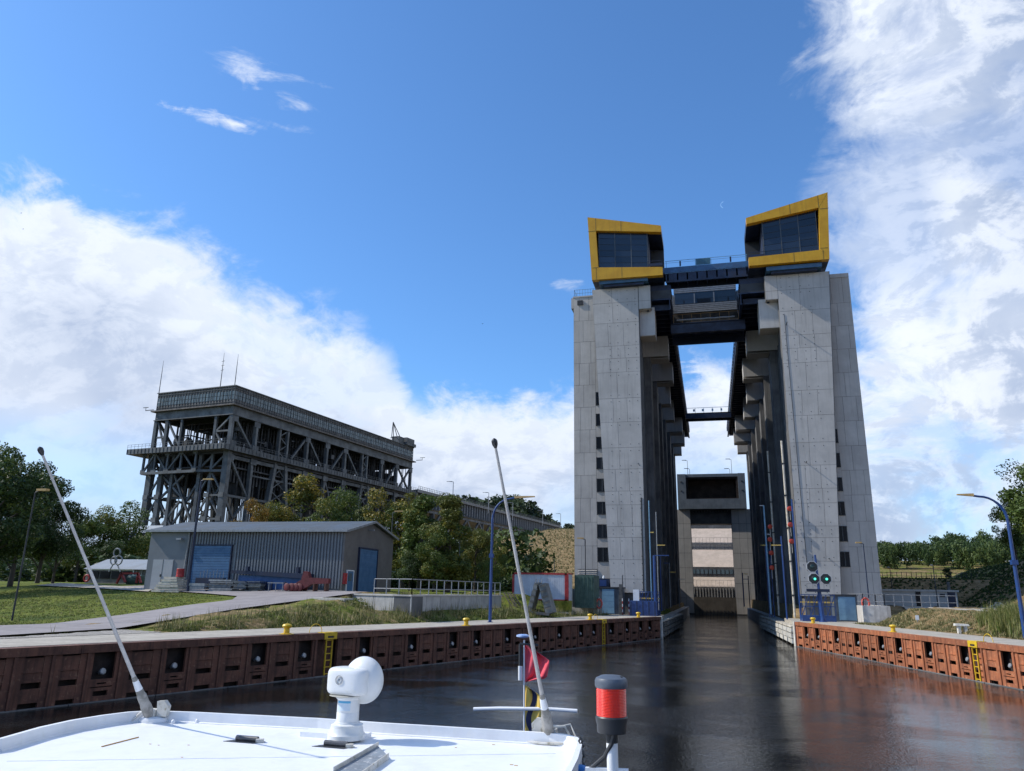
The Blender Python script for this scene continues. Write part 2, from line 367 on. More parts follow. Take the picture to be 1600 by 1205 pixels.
faces = np.stack([idx[:-1, :-1], idx[:-1, 1:], idx[1:, 1:], idx[1:, :-1]], -1).reshape(-1, 4)
me = bpy.data.meshes.new('ground'); me.from_pydata(np.stack([X.ravel(), Y.ravel(), Zt.ravel()], -1).tolist(), [], faces.tolist())
me.polygons.foreach_set('use_smooth', [True]*len(me.polygons))
dry = np.where(strr(X, Y)[0] > 0, .9, np.where((s_ < 14) & (Y < 92), .50, .12)); dry = np.where((Y > 140) & (X < 0), 1.2, dry); dry = np.where((X > 22) & (Y > 140), .5, dry); dry = np.where((s_ > 5) & (s_ < 12) & (t_ > 40) & (Y < 95), .35, dry)
at = me.attributes.new('dry', 'FLOAT', 'POINT'); at.data.foreach_set('value', dry.ravel().astype(np.float32))
me.materials.append(ground_mat())
ground = kind(inst('ground', me, None), 'structure')
wm = MB().add([(-500, -400, 0), (500, -400, 0), (500, 236, 0), (-500, 236, 0)], [(0, 1, 2, 3)]).mesh('water'); wm.materials.append(water_mat())
kind(inst('water', wm, None), 'structure')

def strip(name, left, right, z, mt, sub=24, dz=.03, drape=True):
    """draped band between two polylines"""
    def samp(pl, k):
        pl = [np.array(p, float) for p in pl]; L = [0]
        for a, b in zip(pl, pl[1:]): L.append(L[-1]+np.linalg.norm(b-a))
        q = k*L[-1]
        for i in range(len(pl)-1):
            if q <= L[i+1]+1e-9: return pl[i]+(pl[i+1]-pl[i])*((q-L[i])/(L[i+1]-L[i]))
        return pl[-1]
    M = MB(); W_ = 10; vs = []
    for i in range(sub+1):
        a, b = samp(left, i/sub), samp(right, i/sub)
        for j in range(W_+1):
            p = a+(b-a)*j/W_; zz = (Hs(p[0], p[1]) if drape else z)+dz; vs.append((p[0], p[1], max(zz, z)))
    fs = [(i*(W_+1)+j, i*(W_+1)+j+1, (i+1)*(W_+1)+j+1, (i+1)*(W_+1)+j) for i in range(sub) for j in range(W_)]
    M.add(vs, fs); o = M.build(name, mt); o.data.polygons.foreach_set('use_smooth', [True]*len(fs)); return kind(o, 'structure')
strip('road', [(-43, 16), (-40.4, 37), (-39.8, 41.3), (-38.9, 45.7), (-38.6, 51.9), (-37.4, 55.5), (-39.2, 58.9), (-43.5, 61.2), (-62, 70)],
      [(-34.5, 16), (-32.9, 30.5), (-33.2, 38.8), (-32.5, 49), (-30.6, 56.5), (-29.0, 62.5), (-30, 65.2), (-34, 65.4), (-54.5, 72)], 2.4, asphalt, 60, .11)
strip('access_path', [(-54, 66.8), (-76, 77.5)], [(-52, 63.6), (-76, 74)], 2.4, paving, 20, .12)
rr = [onZ(1385, 951, 3.95), onZ(1480, 951, 3.95), onZ(1600, 957.5, 3.95)]
strip('service_road', [(22.5, 106), (22.5, 100), (22.5, 88), (22.8, 78), (24.5, 62)], [(33, 106), (33, 100), (33, 88), (34, 78), (38, 62)], 2.4, paving, 30, .10)

# ---------------------------------------------------------------- quays
def frL(): return (AL, DL, NL)
def frR(): return (AR, DR, NR)
def W3(fr, a, b, z): O, ax, ay = fr; return (O[0]+ax[0]*a+ay[0]*b, O[1]+ax[1]*a+ay[1]*b, z)
def promenade(name, fr, a0, a1, w, label):
    r = kind(MB().fbox(fr, a0, a1, .42, w, 2.05, 2.40).build(name, paving), 'structure')
    k = a0
    while k < a1-.1:       # large paving slabs, joints left open
        e = min(k+2.45, a1)
        for b0, b1 in ((.44, (w+.4)/2-.015), ((w+.4)/2+.015, w-.02)):
            MB().fbox(fr, k+.015, e-.015, b0, b1, 2.401, 2.425).build('paving_slab', paving, r)
        k = e
    return r
promenade('promenade', frL(), -9, 70.05, 5.4, '')
promenade('towpath', frR(), -.3, 62, 4.7, '')
kind(MB().box(-60, -6.0, 92.6, 100.8, 1.9, 2.395).build('lift_forecourt', paving), 'structure')
kind(MB().box(8.3, 24, 86.9, 100.8, 1.9, 2.39).build('lift_apron', paving), 'structure')
# herringbone setts beside the road
smax = lambda t: 6.45+(t-3)*.377
st_root = kind(MB().prism([W3(frL(), -8, 5.42, 2.2), W3(frL(), 10.6, 5.42, 2.2), W3(frL(), 10.6, smax(10.6), 2.2), W3(frL(), .3, 5.5, 2.2)], (0, 0, .20)).build('sett_strip', concrete_joint), 'structure')
sm_ = MB().box(0, .50, 0, .225, 0, .045).mesh('sett'); sm_.materials.append(sett)
ang = math.atan2(DL[1], DL[0]); cnt = 0
for i in range(20):
    for j in range(15):
        a = .4+i*.57; b = 5.46+j*.275
        if b+.3 > smax(a) or a > 10.2: continue
        p = W3(frL(), a+(.28 if j % 2 else 0), b, 2.40); inst('sett', sm_, st_root, p, (0, 0, ang)); cnt += 1

def panel_mesh(kind_, mt):
    M = MB(); w = 1.6; y0, y1 = -.05, .07
    def seg(x0, x1, z0, z1, a=y0): M.box(x0*w, x1*w, a, y1, z0, z1)
    if kind_ == 'slot':
        seg(.04, .24, -.6, 2.04); seg(.76, .96, -.6, 2.04)
        seg(.24, .76, 1.02, 1.98, y0+.025); seg(.24, .76, .24, .78, y0+.012); seg(.24, .76, -.6, .02, y0)
        seg(.20, .80, 1.40, 1.44, y0-.02)
    else:
        seg(.04, .16, -.6, 2.04); seg(.84, .96, -.6, 2.04)
        seg(.16, .84, .79, .93); seg(.16, .36, .72, .79); seg(.64, .84, .72, .79); seg(.16, .84, .63, .72)
        seg(.16, .84, .45, .585); seg(.16, .28, .24, .45); seg(.72, .84, .24, .45); seg(.16, .84, -.6, .24)
    me = M.mesh('wall_panel'); me.materials.append(mt); return me
def knob_mesh():
    me = MB().lathe((0, 0, 0), [(.09, 0), (.09, .17), (.075, .18), (.14, .20), (.15, .25), (.12, .29), (.04, .305)], 14, (0, -1, .35)).mesh('recessed_bollard', smooth=True)
    me.materials.append(steel_light); return me
def quay(name, label, fr, a0, a1, recess, ladders, mt, p=1.6):
    root = thing(name, label, 'quay wall', W3(fr, 0, 0, 0)); rot = math.atan2(fr[1][1], fr[1][0])
    slot, nic = panel_mesh('slot', mt), panel_mesh('niche', mt); kb = knob_mesh()
    pile = MB().box(-.075, .075, -.12, .1, -.6, 2.05).mesh('pile'); pile.materials.append(mt)
    O = Vector(root.location)
    loc = lambda a, b=0, z=0: Vector(W3(fr, a, b, z))-O
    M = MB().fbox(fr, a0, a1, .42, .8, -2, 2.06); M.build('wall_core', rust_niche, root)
    k = a0
    while k < a1:
        e = min(k+6.1, a1); MB().fbox(fr, k+.01, e-.01, -.14, .42, 2.06, 2.405).build('cap_beam', mt, root); k = e
    k = a0
    while k < a1:
        e = min(k+4, a1); MB().fbox(fr, k+.02, e-.02, -.16-.02*random.random(), .0, -.5, .03+.03*random.random()).build('waterline_beam', concrete_dark, root); k = e
    cells = []; stops = sorted([(r, 'n') for r in recess]+[(l, 'l') for l in ladders])
    edges = []; prev = a0
    for c, q in stops:
        w = 1.5; lo, hi = c-w/2, c+w/2
        n = max(1, round((lo-prev)/p)) if lo-prev > .8 else 0
        for i in range(n): cells.append((prev+(lo-prev)*i/n, prev+(lo-prev)*(i+1)/n, 's'))
        if n == 0: lo = prev
        cells.append((lo, hi, q)); prev = hi
    n = max(1, round((a1-prev)/p))
    for i in range(n): cells.append((prev+(a1-prev)*i/n, prev+(a1-prev)*(i+1)/n, 's'))
    for lo, hi, q in cells:
        sc = ((hi-lo)/1.6, 1, 1)
        inst('wall_pile', pile, root, loc(lo), (0, 0, rot))
        if q == 'l': MB().fbox(fr, lo+.1, hi-.1, .22, .3, -.6, 2.05).build('ladder_recess', mt, root); continue
        o = inst('wall_panel', nic if q == 'n' else slot, root, loc(lo), (0, 0, rot), sc)
        if q == 'n': inst('recessed_bollard', kb, root, loc((lo+hi)/2+.05, .30, 1.16), (0, 0, rot))
    return root
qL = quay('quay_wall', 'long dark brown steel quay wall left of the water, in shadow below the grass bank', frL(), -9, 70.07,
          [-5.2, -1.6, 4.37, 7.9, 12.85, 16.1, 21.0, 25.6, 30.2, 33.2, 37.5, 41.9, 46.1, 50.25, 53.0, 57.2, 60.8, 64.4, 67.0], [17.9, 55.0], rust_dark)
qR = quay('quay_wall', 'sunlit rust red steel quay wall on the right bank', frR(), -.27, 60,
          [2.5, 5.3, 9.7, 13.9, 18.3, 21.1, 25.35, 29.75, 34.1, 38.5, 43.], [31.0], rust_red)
MB().fbox(frL(), 70.07, 70.4, -.2, .8, -2, 2.43).build('corner_post', offwhite, qL)
MB().fbox(frR(), -.75, -.28, -.2, .8, -2, 2.43).build('corner_post', offwhite, qR)

def bollard(fr, a, b, label, first=[None]):
    p = W3(fr, a, b, 2.42)
    if first[0] is None:
        t = thing('mooring_bollard', '', 'bollard', p); first[0] = t
        MB().lathe(p, [(.27, 0), (.27, .04), (.17, .05), (.16, .30), (.24, .36), (.27, .44), (.22, .52), (.06, .55)], 18).build('bollard_head', yellow_paint, t, True)
        MB().lathe(p, [(.42, -.01), (.42, .012)], 18).build('base_plate', yellow_paint, t)
    else: t = copy_tree(first[0]); t.location = p
    tag(t, label, 'bollard', 'yellow bollards along the quays')
bollard(frL(), 15.05, .45, 'yellow bollard on the left quay nearest the camera, before the yellow ladder')
bollard(frL(), 32.4, .45, 'yellow bollard on the left quay just left of the tall curved blue lamp post')
bollard(frL(), 53.1, .45, 'yellow bollard on the left quay beside the farther yellow ladder')
bollard(frL(), 64.9, .45, 'small far yellow bollard at the lift end of the left quay')
bollard(frR(), 3.1, .5, 'yellow bollard at the foot of the signal post on the right quay')
bollard(frR(), 19.6, .4, 'yellow bollard halfway along the right quay, left of the small white sign')
def ladder(fr, a, side, label):
    t = thing('quay_ladder', label, 'ladder', W3(fr, a, -.1, 2.4), 'yellow ladders on the quay walls')
    for k in (-.24, .24): MB().fbox(fr, a+k-.03, a+k+.03, -.1, -.02, -.05, 2.07).build('rail', yellow_paint, t)
    for i in range(6): MB().fbox(fr, a-.21, a+.21, -.085, -.035, .12+i*.37, .165+i*.37).build('rung', yellow_paint, t)
    M = MB(); M.fbox(fr, a-.5, a+.5, -.18, .42, 2.33, 2.44); M.fbox(fr, a-.5, a+.5, -.18, -.14, 2.05, 2.12); M.fbox(fr, a-.5, a+.5, -.18, -.14, 2.24, 2.33)
    M.fbox(fr, a-.5, a-.25, -.18, -.14, 2.12, 2.24); M.fbox(fr, a+.25, a+.5, -.18, -.14, 2.12, 2.24); M.build('top_plate', yellow_paint, t)
    MB().fbox(fr, a-.25, a+.25, -.15, -.141, 2.12, 2.24).build('grip_slot', black, t)
    c = a+side*.55
    MB().tube([W3(fr, c+.5*math.cos(q), .55, 2.42+.48*math.sin(q)) for q in np.linspace(0, math.pi, 11)], .022, 6).build('hoop', yellow_paint, t, True)
ladder(frL(), 17.9, -1, 'yellow ladder with a hoop on the dark left quay wall, nearer the camera')
ladder(frL(), 55.0, -1, 'distant yellow ladder on the dark left quay wall near the lift')
ladder(frR(), 31.0, 1, 'yellow ladder with a hoop on the sunlit rust red right quay wall')
# ---------------------------------------------------------------- the tall concrete boat lift
lift = thing('boat_lift', 'tall twin towered concrete ship lift with yellow framed viewing boxes on top', 'ship lift', (1.2, 100, 2.4))
def sheared(M, x0b, x1b, x0t, x1t, y0, y1, z0, z1):
    return M.hexa([(x0b, y0, z0), (x1b, y0, z0), (x1b, y1, z0), (x0b, y1, z0)], [(x0t, y0, z1), (x1t, y0, z1), (x1t, y1, z1), (x0t, y1, z1)])
def face_panels(xl, xr, zs, cols, y, mt, name='concrete_panel', xinner=None):
    """formwork panels 2.5 cm proud, joints left between; xl, xr = x of the edges as functions of z"""
    for i, (z0, z1) in enumerate(zip(zs, zs[1:])):
        cc = cols[i % len(cols)]
        for a, b in zip(cc, cc[1:]):
            g_ = .017; fx = lambda z, k, s: xl(z)+(xr(z)-xl(z))*k+s*g_
            d = y-.02-.012*random.random(); M = MB()
            sheared(M, fx(z0, a, 1), fx(z0, b, -1), fx(z1, a, 1), fx(z1, b, -1), d, y+.01, z0+g_, z1-g_)
            M.build(name, mt, lift)
ZJ = [5.0, 6.7, 9.1, 11.9, 13.3, 16.1, 17.9, 20.8, 23.7, 27.2, 30.5, 34.2, 36.2, 38.0, 41.4, 44.4, 46.6]
for sd in (-1, 1):
    if sd < 0:
        inn, cap = -8.0, -6.35; outx = -17.47; oe = lambda z: -12.62-1.92*(z-6.5)/40.1
        xl, xr = oe, (lambda z: -8.0)
    else:
        inn, cap = 10.42, 8.85; outx = 19.65; oe = lambda z: 14.95+2.15*(z-6.3)/40.3
        xl, xr = (lambda z: 10.42), oe
    # front shaft, capital and outer tower
    M = MB(); lo, hi = (oe, lambda z: inn) if sd < 0 else (lambda z: inn, oe)
    sheared(M, lo(5), hi(5), lo(46.6), hi(46.6), 100, 104.5, 5.0, 46.62)
    M.build('front_shaft', concrete_joint, lift)
    M = MB(); a, b = sorted((inn+sd*.35, oe(5)-sd*.5)); M.box(a, b, 100.5, 104.5, 2.3, 5.02); M.build('shaft_base', concrete_dark, lift)
    a, b = sorted((inn, cap)); MB().box(a, b, 99.985, 103.5, 43.2, 46.63).build('capital', concrete_joint, lift)
    for z0, z1 in ((43.2, 44.4), (44.4, 46.63)): MB().box(a+.02, b-.02, 99.955, 100.1, z0+.02, z1-.02).build('concrete_panel', concrete, lift)
    MB().box(a+.04, b-.04, 100.01, 103.4, 43.17, 43.21).build('capital_soffit', concrete_warm, lift)
    face_panels(xl, xr, ZJ, [[0, .42, .99], [0, .42, .99], [0, .33, .66, .99], [0, .45, .99], [0, .30, .68, .99], [0, .36, .66, .99], [0, .3, .64, .99]], 100, concrete)
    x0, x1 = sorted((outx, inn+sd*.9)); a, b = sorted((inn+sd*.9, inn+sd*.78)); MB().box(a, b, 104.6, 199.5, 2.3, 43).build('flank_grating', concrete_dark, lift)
    MB().box(x0, x1, 101.5, 200, 2.3, 46.2).build('tower_wall', concrete_joint, lift)
    MB().box(x0-.1, x1, 101.4, 200.1, 46.2, 46.75 if sd > 0 else 46.4).build('parapet', concrete, lift)
    # outer tower face: panels beside the window strip
    zo = [2.4, 7.9, 10.9, 14.0, 17.2, 20.3, 23.4, 26.6, 29.8, 33.0, 36.2, 39.4, 42.6, 46.2]
    wx = -14.42 if sd < 0 else 16.42
    a, b = sorted((outx, wx))
    face_panels(lambda z: a, lambda z: b, zo, [[0, .27, .72, 1], [0, .3, .8, 1], [0, .45, 1]], 101.5, concrete_warm)
    # infill between strip windows
    wins = [(31.9, 30.0), (28.8, 27.1), (25.55, 23.85), (22.7, 21.1), (19.8, 18.0), (16.7, 15.0), (13.7, 11.9), (10.7, 8.85)] if sd < 0 else \
           [(25.6, 23.8), (22.5, 20.7), (19.4, 17.7), (16.4, 14.7), (13.4, 11.55), (10.3, 8.5)]
    wins = sorted([(q, p) for p, q in wins]); zz = [2.4]+[v for w in wins for v in w]+[46.2]
    e0, e1 = sorted((wx, oe(6)-sd*.9))
    for i in range(0, len(zz), 2): MB().box(e0+.02, e1, 101.46, 101.52, zz[i]+.02, zz[i+1]-.02).build('concrete_panel', concrete_warm, lift)
    for z0, z1 in wins:
        f = MB().box(e0+.03, e1, 101.36, 101.49, z0, z0+.07).box(e0+.03, e1, 101.36, 101.49, z1-.07, z1).box(e0+.03, e0+.1, 101.36, 101.49, z0, z1)
        w = f.build('window', steel_dark, lift)
        n = 5; bl = MB()
        for i in range(1, 4): bl.box(e0+.1+(e1-e0)*i/4.2, e0+.15+(e1-e0)*i/4.2, 101.36, 101.40, z0+.1, z1-.1)
        kind(bl.build('bar', steel, w), 'stuff')
        for i in range(n):
            MB().box(e0+.12+(e1-e0-.12)*i/n, e0+.12+(e1-e0-.12)*(i+1)/n-.06, 101.42, 101.45, z0+.08, z1-.08).build('pane', glass_dark, w)
    # inner flank: recessed dark wall, piers and guide ribs
    fx = inn+sd*.78
    zc = 39.6
    for i, (yy, wide) in enumerate(((101.0, 0), (112.0, 1), (126.0, 1), (141.4, 0), (155.4, 0), (169, 1), (183, 1), (196, 0))):
        dep = 1.9
        px = inn+sd*.1 if i == 0 else inn-sd*(.55 if wide else .35)
        if i:
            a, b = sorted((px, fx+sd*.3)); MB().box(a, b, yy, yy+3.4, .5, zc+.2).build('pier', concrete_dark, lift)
        cx = (-4.72 if sd < 0 else 6.75) if wide else (-5.93 if sd < 0 else 7.95)
        a, b = sorted((cx, fx+sd*.2)); w_ = 3.0
        if not wide:        # short detached-looking corbel
            MB().box(a, b, yy, yy+w_, zc, zc+4.1).build('corbel', concrete, lift)
        else:
            MB().box(a, b, yy, yy+w_, zc+.3, zc+3.5).build('corbel', concrete, lift)
        a, b = sorted((cx+sd*.02, px)); MB().box(a, b, yy+.05, yy+w_-.1, zc-.05, zc+.002).build('corbel_soffit', concrete_warm, lift)
    rib = MB().box(-.14, .14, -.13, .13, 0, 37.0).mesh('guide_rib'); rib.materials.append(concrete_dark if sd < 0 else steel)
    ribl = MB().box(-.09, .09, -.16, .16, 0, 37.0).mesh('guide_rib'); ribl.materials.append(steel)
    y = 104.9; i = 0
    while y < 199:
        inst('guide_rib', ribl if i % 3 else rib, lift, (fx-sd*(.12+.25*(i % 2))-1.2, y-100, 0.0)); y += 1.05+.5*(i % 3 == 0); i += 1
    # grating bands between ribs
    for z in range(8, 38, 5): a, b = sorted((fx, fx-sd*.16)); MB().box(a, b, 104.6, 199.5, z, z+.28).build('cross_band', steel_dark, lift)
    # ledge by the water
    a, b = sorted((inn-sd*2.2, fx)); MB().box(a, b, 100.9, 204, -1, 1.9).build('trough_walkway', concrete, lift)
    # crane gallery on the corbels
    gx0, gx1 = (-7.3, -3.62) if sd < 0 else (5.52, 9.7)
    for x in (gx0+.5, gx1-.18) if sd < 0 else (gx0+.18, gx1-.5):
        M = MB(); M.box(x-.17, x+.17, 100.6, 193, 43.05, 43.14); M.box(x-.05, x+.05, 100.6, 193, 43.14, 44.5); M.box(x-.17, x+.17, 100.6, 193, 44.5, 44.6); M.build('crane_girder', navy, lift)
    MB().box(gx0, gx1, 100.7, 193.2, 44.6, 44.75).build('gallery_deck', navy, lift)
    cm = MB().box(gx0+.5, gx1-.2, -.12, .12, 43.5, 44.3).mesh('cross_beam', (lift.location.x, 0, 2.4)); cm.materials.append(navy)
    for i in range(52): inst('cross_beam', cm, lift, (0, 2+i*1.8, 0))
    M = MB(); gi = gx1 if sd < 0 else gx0
    for i in range(46): M.box(gi-.03, gi+.03, 104+i*2, 104.06+i*2, 44.7, 45.8)
    for z in (45.25, 45.75): M.box(gi-.025, gi+.025, 104, 193, z, z+.05)
    M.build('gallery_railing', navy, lift)
    a, b = (gx0, gx1) if sd < 0 else (gx0, gx1)
    MB().box(a+.2, b, 100.9, 105, 44.76, 46.1).build('gallery_head', steel_dark, lift)
    for i in range(5): MB().box(a+.1, b+.05, 101.0+i*.9, 101.2+i*.9, 46.1, 46.9).build('gallery_rib', navy, lift)
    # steel hatch, mast boxes on the roof edge
# formwork tie holes, faint dots on the front shafts
th_ = MB()
for z0, z1 in zip(ZJ, ZJ[1:]):
    for zz_ in (z0+.45, z1-.45):
        for x in (-12.1, -11.0, -9.6, -8.5, 10.9, 12.0, 13.3, 14.4): th_.box(x-.045, x+.045, 99.955, 99.964, zz_-.045, zz_+.045)
kind(th_.build('tie_hole', steel_dark, lift), 'stuff')
# roof railing on the left outer tower
M = MB()
for i in range(9): M.box(-17.4+i*.4, -17.36+i*.4, 101.6, 101.64, 46.4, 47.5)
for z in (46.9, 47.45): M.box(-17.4, -14.2, 101.6, 101.64, z, z+.04)
for i in range(12): M.box(-17.4, -17.36, 101.6+i*.8, 101.64+i*.8, 46.4, 47.5)
M.box(-17.4, -17.36, 101.6, 111, 47.45, 47.49); M.build('roof_railing', blue_pale, lift)
MB().box(-16.9, -16.1, 101.3, 101.46, 45.0, 45.7).build('vent_box', steel_dark, lift)
MB().box(-17.47-.35, -17.47, 101.5, 104, 44.6, 46.2).build('parapet_nib', concrete_warm, lift)
# louvre at the foot of the left outer tower
lv = MB().box(-17.0, -14.5, 101.36, 101.45, 5.0, 7.9).build('louvre', concrete_dark, lift)
for i in range(13): MB().add([(-17.0, 101.30, 5.04+i*.22), (-14.5, 101.30, 5.04+i*.22), (-14.5, 101.38, 5.19+i*.22), (-17.0, 101.38, 5.19+i*.22), (-17.0, 101.33, 5.02+i*.22), (-14.5, 101.33, 5.02+i*.22)], [(0, 1, 2, 3), (4, 5, 1, 0)]).build('slat', concrete_warm, lv)
# rods on the front walls that throw long slanting shadows
for px, py, ln in ((1229, 506, 1.1), (1260, 722, .9), (997, 724, .35), (1296, 873, .6)):
    v = onY(px, py, 99.5); x, z = float(v[0]), float(v[2])
    MB().tube([(x, 100, z), (x, 100-ln, z+.03)], .06, 6).build('wall_rod', steel, lift, True)
MB().tube([(11.0, 99.95, 41), (11.15, 99.95, 24), (11.3, 99.95, 8)], .03, 5).build('cable', steel_dark, lift)
MB().box(-8.45, -8.3, 99.86, 99.99, 5.2, 17).build('cable_duct', steel_dark, lift)
# yellow viewing boxes
def viewing_box(sd):
    if sd < 0:
        out = [(-14.87, 57.3), (-4.48, 54.84), (-4.47, 47.36), (-14.32, 47.47)]
        xo0, xo1 = -13.69, -13.39; gl = (-6.5, -6.45); e = -4.5; zt = lambda x: 55.04+(x+13.69)*(53.87-55.04)/(9.19); zb = lambda x: 49.30+(x+13.4)*(48.55-49.30)/8.9
        zT = lambda x: 57.3+(x+14.87)*(54.84-57.3)/10.39; zB = lambda x: 47.47+(x+14.32)*(-.11)/9.85; xO0, xO1 = -14.87, -14.32
    else:
        xo0, xo1 = 16.28, 15.93; gl = (9.01, 8.92); e = 6.93; zt = lambda x: 53.8+(x-6.91)*(55.21-53.8)/9.37; zb = lambda x: 48.85+(x-6.9)*(49.08-48.85)/9.0
        zT = lambda x: 54.74+(x-6.97)*(57.34-54.74)/10.61; zB = lambda x: 47.64+(x-6.9)*.005; xO0, xO1 = 17.58, 16.99
    y0, y1, yb = 98.4, 99.25, 104.8
    r = MB().prism([(xO0, y0, zT(xO0)), (e, y0, zT(e)), (e, y0, zt(e)), (xo0, y0, zt(xo0))], (0, y1-y0, 0)).build('yellow_frame', yellow, lift)
    MB().prism([(xO1, y0, zB(xO1)), (e, y0, zB(e)), (e, y0, zb(e)), (xo1, y0, zb(xo1))], (0, y1-y0, 0)).build('frame_sill', yellow, r)
    MB().prism([(xO0, y0+.01, zT(xO0)-.02), (xo0, y0+.01, zt(xo0)), (xo1, y0+.01, zb(xo1)), (xO1, y0+.01, zB(xO1)+.02)], (0, y1-y0-.02, 0)).build('frame_post', yellow, r)
    for x in (xo0, (gl[0]+xo0)/2): 
        MB().box(x-.02, x+.02, y0-.012, y0, zt(x)+.02, zT(x)-.02).box(x-.02, x+.02, y0-.012, y0, zB(x)+.02, zb(x)-.02).build('panel_joint', steel_dark, r)
    s = -1 if sd < 0 else 1; xm = (xO1+xo1)/2
    for z, xa, xb in ((55.0, xo0, xO0), (49.3, xo1, xO1)):
        a, b = sorted((xa, xb)); MB().box(a+.05, b-.05, y0-.012, y0, z-.02, z+.02).build('panel_joint', steel_dark, r)
    # glazing grid
    n = 3; xs_ = np.linspace(xo1+(-.05*s), gl[0], n+1)
    gw = MB(); gw.box(min(xs_[0], xs_[-1]), max(xs_[0], xs_[-1]), 99.15, 99.3, zb(0)-.1, zb(0)+.0)
    g_ = gw.build('glazing', steel_dark, lift)
    rows = 6
    for i in range(n):
        a, b = sorted((xs_[i], xs_[i+1])); za0, za1, zb0, zb1 = zb(a), zt(a), zb(b), zt(b)
        for j in range(rows):
            q = lambda zl, zh, k: zl+(zh-zl)*k
            dj = .02*random.uniform(-1, 1)
            MB().hexa([(a+.04, 99.0+dj, q(za0, za1, j/rows)+.03), (b-.04, 99.0, q(zb0, zb1, j/rows)+.03), (b-.04, 99.06, q(zb0, zb1, j/rows)+.03), (a+.04, 99.06, q(za0, za1, j/rows)+.03)],
                      [(a+.04, 99.0+dj, q(za0, za1, (j+1)/rows)-.03), (b-.04, 99.0, q(zb0, zb1, (j+1)/rows)-.03), (b-.04, 99.06, q(zb0, zb1, (j+1)/rows)-.03), (a+.04, 99.06, q(za0, za1, (j+1)/rows)-.03)]).build('pane', glass_grey, g_)
    M = MB()
    for x in xs_: M.box(x-.05, x+.05, 98.96, 99.12, zb(x), zt(x))
    M.box(min(xs_[0], xs_[-1]), max(xs_[0], xs_[-1]), 99.06, 99.10, 48.9, 53.9)
    M.build('mullion', steel, g_)
    # body behind: roof, back wall, side wall, floor, open balcony end
    M = MB(); M.prism([(xO0, y1, zT(xO0)), (e, y1, zT(e)), (e, y1, zt(e)), (xo0, y1, zt(xo0))], (0, yb-y1, 0))
    M.prism([(xO1, y1, zB(xO1)), (e, y1, zB(e)), (e, y1, zb(e)), (xo1, y1, zb(xo1))], (0, yb-y1, 0))
    M.prism([(xO0, y1, zT(xO0)-.02), (xo0, y1, zt(xo0)), (xo1, y1, zb(xo1)), (xO1, y1, zB(xO1)+.02)], (0, yb-y1, 0))
    a, b = sorted((xo1, e)); M.box(a, b, yb-.4, yb, 48.4, 54.6)
    a, b = sorted((gl[0], gl[0]-s*.12)); M.box(a, b, 99.1, yb, 48.6, 54.0)
    M.build('box_body', navy, lift)
    a, b = sorted((e, xo1)); MB().box(a+.02, b-.02, yb-.6, yb-.42, 48.6, 53.8).build('rear_wall', steel_dark, lift)
    M = MB(); a, b = sorted((gl[0], e-s*.0)); M.box(a, b, 98.62, 98.66, 49.62, 49.68); M.box(a, b, 98.62, 98.66, 48.9, 49.3).build('balcony_rail', navy, lift)
    M = MB(); a, b = sorted((gl[0]+s*.1, xO1-s*.9)); M.box(a, b, 98.95, 104.4, 46.95, 47.5); M.build('blue_plinth', blue_door, lift)
    MB().box(a+.6, b-.6, 99.2, 104, 46.6, 46.96).build('plinth_base', navy, lift)
viewing_box(-1); viewing_box(1)
# upper footbridge
fb = MB().box(-5.3, 7.4, 100.4, 100.55, 48.45, 49.25).build('footbridge', blue_door, lift)
fb.data.materials[0] = mat('bridge_blue', (.04, .11, .22), (.03, .08, .17), .5, 1.)
M = MB(); M.box(-5.3, 7.4, 100.56, 103.2, 48.3, 48.44); M.box(-4.2, 6.8, 100.5, 100.8, 47.05, 48.3); M.box(-4.2, 6.8, 102.8, 103.1, 47.05, 48.3)
for i in range(9): M.box(-4+i*1.33, -3.8+i*1.33, 100.5, 103, 47.3, 48.3)
M.build('bridge_beam', navy, fb)
M = MB(); M.box(-4.2, 6.9, 100.45, 100.49, 50.22, 50.28); M.box(-4.2, 6.9, 100.45, 100.48, 49.95, 49.98)
for x in (-4.1, -2.2, -.1, 2.0, 4.6, 6.7): M.box(x, x+.07, 100.44, 100.5, 49.25, 50.25)
M.build('bridge_railing', blue_pale, fb)
MB().box(.0, 1.95, 100.40, 100.46, 49.3, 50.2).build('infill_panel', mat('teal_panel', (.04, .12, .17), (.03, .09, .13), .4, 2.), fb)
for x in (-2.25, 4.55): MB().box(x, x+.22, 100.4, 100.46, 49.35, 50.1).build('infill_panel', navy, fb)
# control cabin
cab = MB().box(-3.42, 5.5, 108.2, 113, 45.3, 49.7).build('control_cabin', cladding, lift)
for z0, z1 in ((45.2, 46.55), (48.35, 49.75)):
    n = 5
    for i in range(n): MB().box(-3.45, 5.53, 108.05, 108.22, z0+(z1-z0)*i/n, z0+(z1-z0)*(i+1)/n-.06).build('cladding_board', steel_light, cab)
for xa, xb in ((-4.15, -3.47), (5.55, 6.35)):
    MB().box(xa, xb, 108.5, 113, 45.3, 48.3).build('cabin_wing', cladding, cab)
    for i in range(10): MB().box(xa, xb, 108.42, 108.5, 45.3+i*.3, 45.3+i*.3+.24).build('cladding_board', steel_light, cab)
for a, b in ((-3.3, -.55), (-.4, 2.25), (2.4, 5.35)): MB().box(a, b, 108.1, 108.2, 46.6, 48.3).build('cabin_window', glass_grey, cab)
M = MB()
for a in (-.55, 2.25): M.box(a, a+.16, 108.02, 108.2, 46.6, 48.1)
M.build('window_post', steel_light, cab)
MB().box(-3.9, 5.9, 108.3, 113, 43.6, 45.25).build('cabin_underside', mat('brown_soffit', (.05, .042, .035), (.03, .026, .022), .8, 1.), cab)
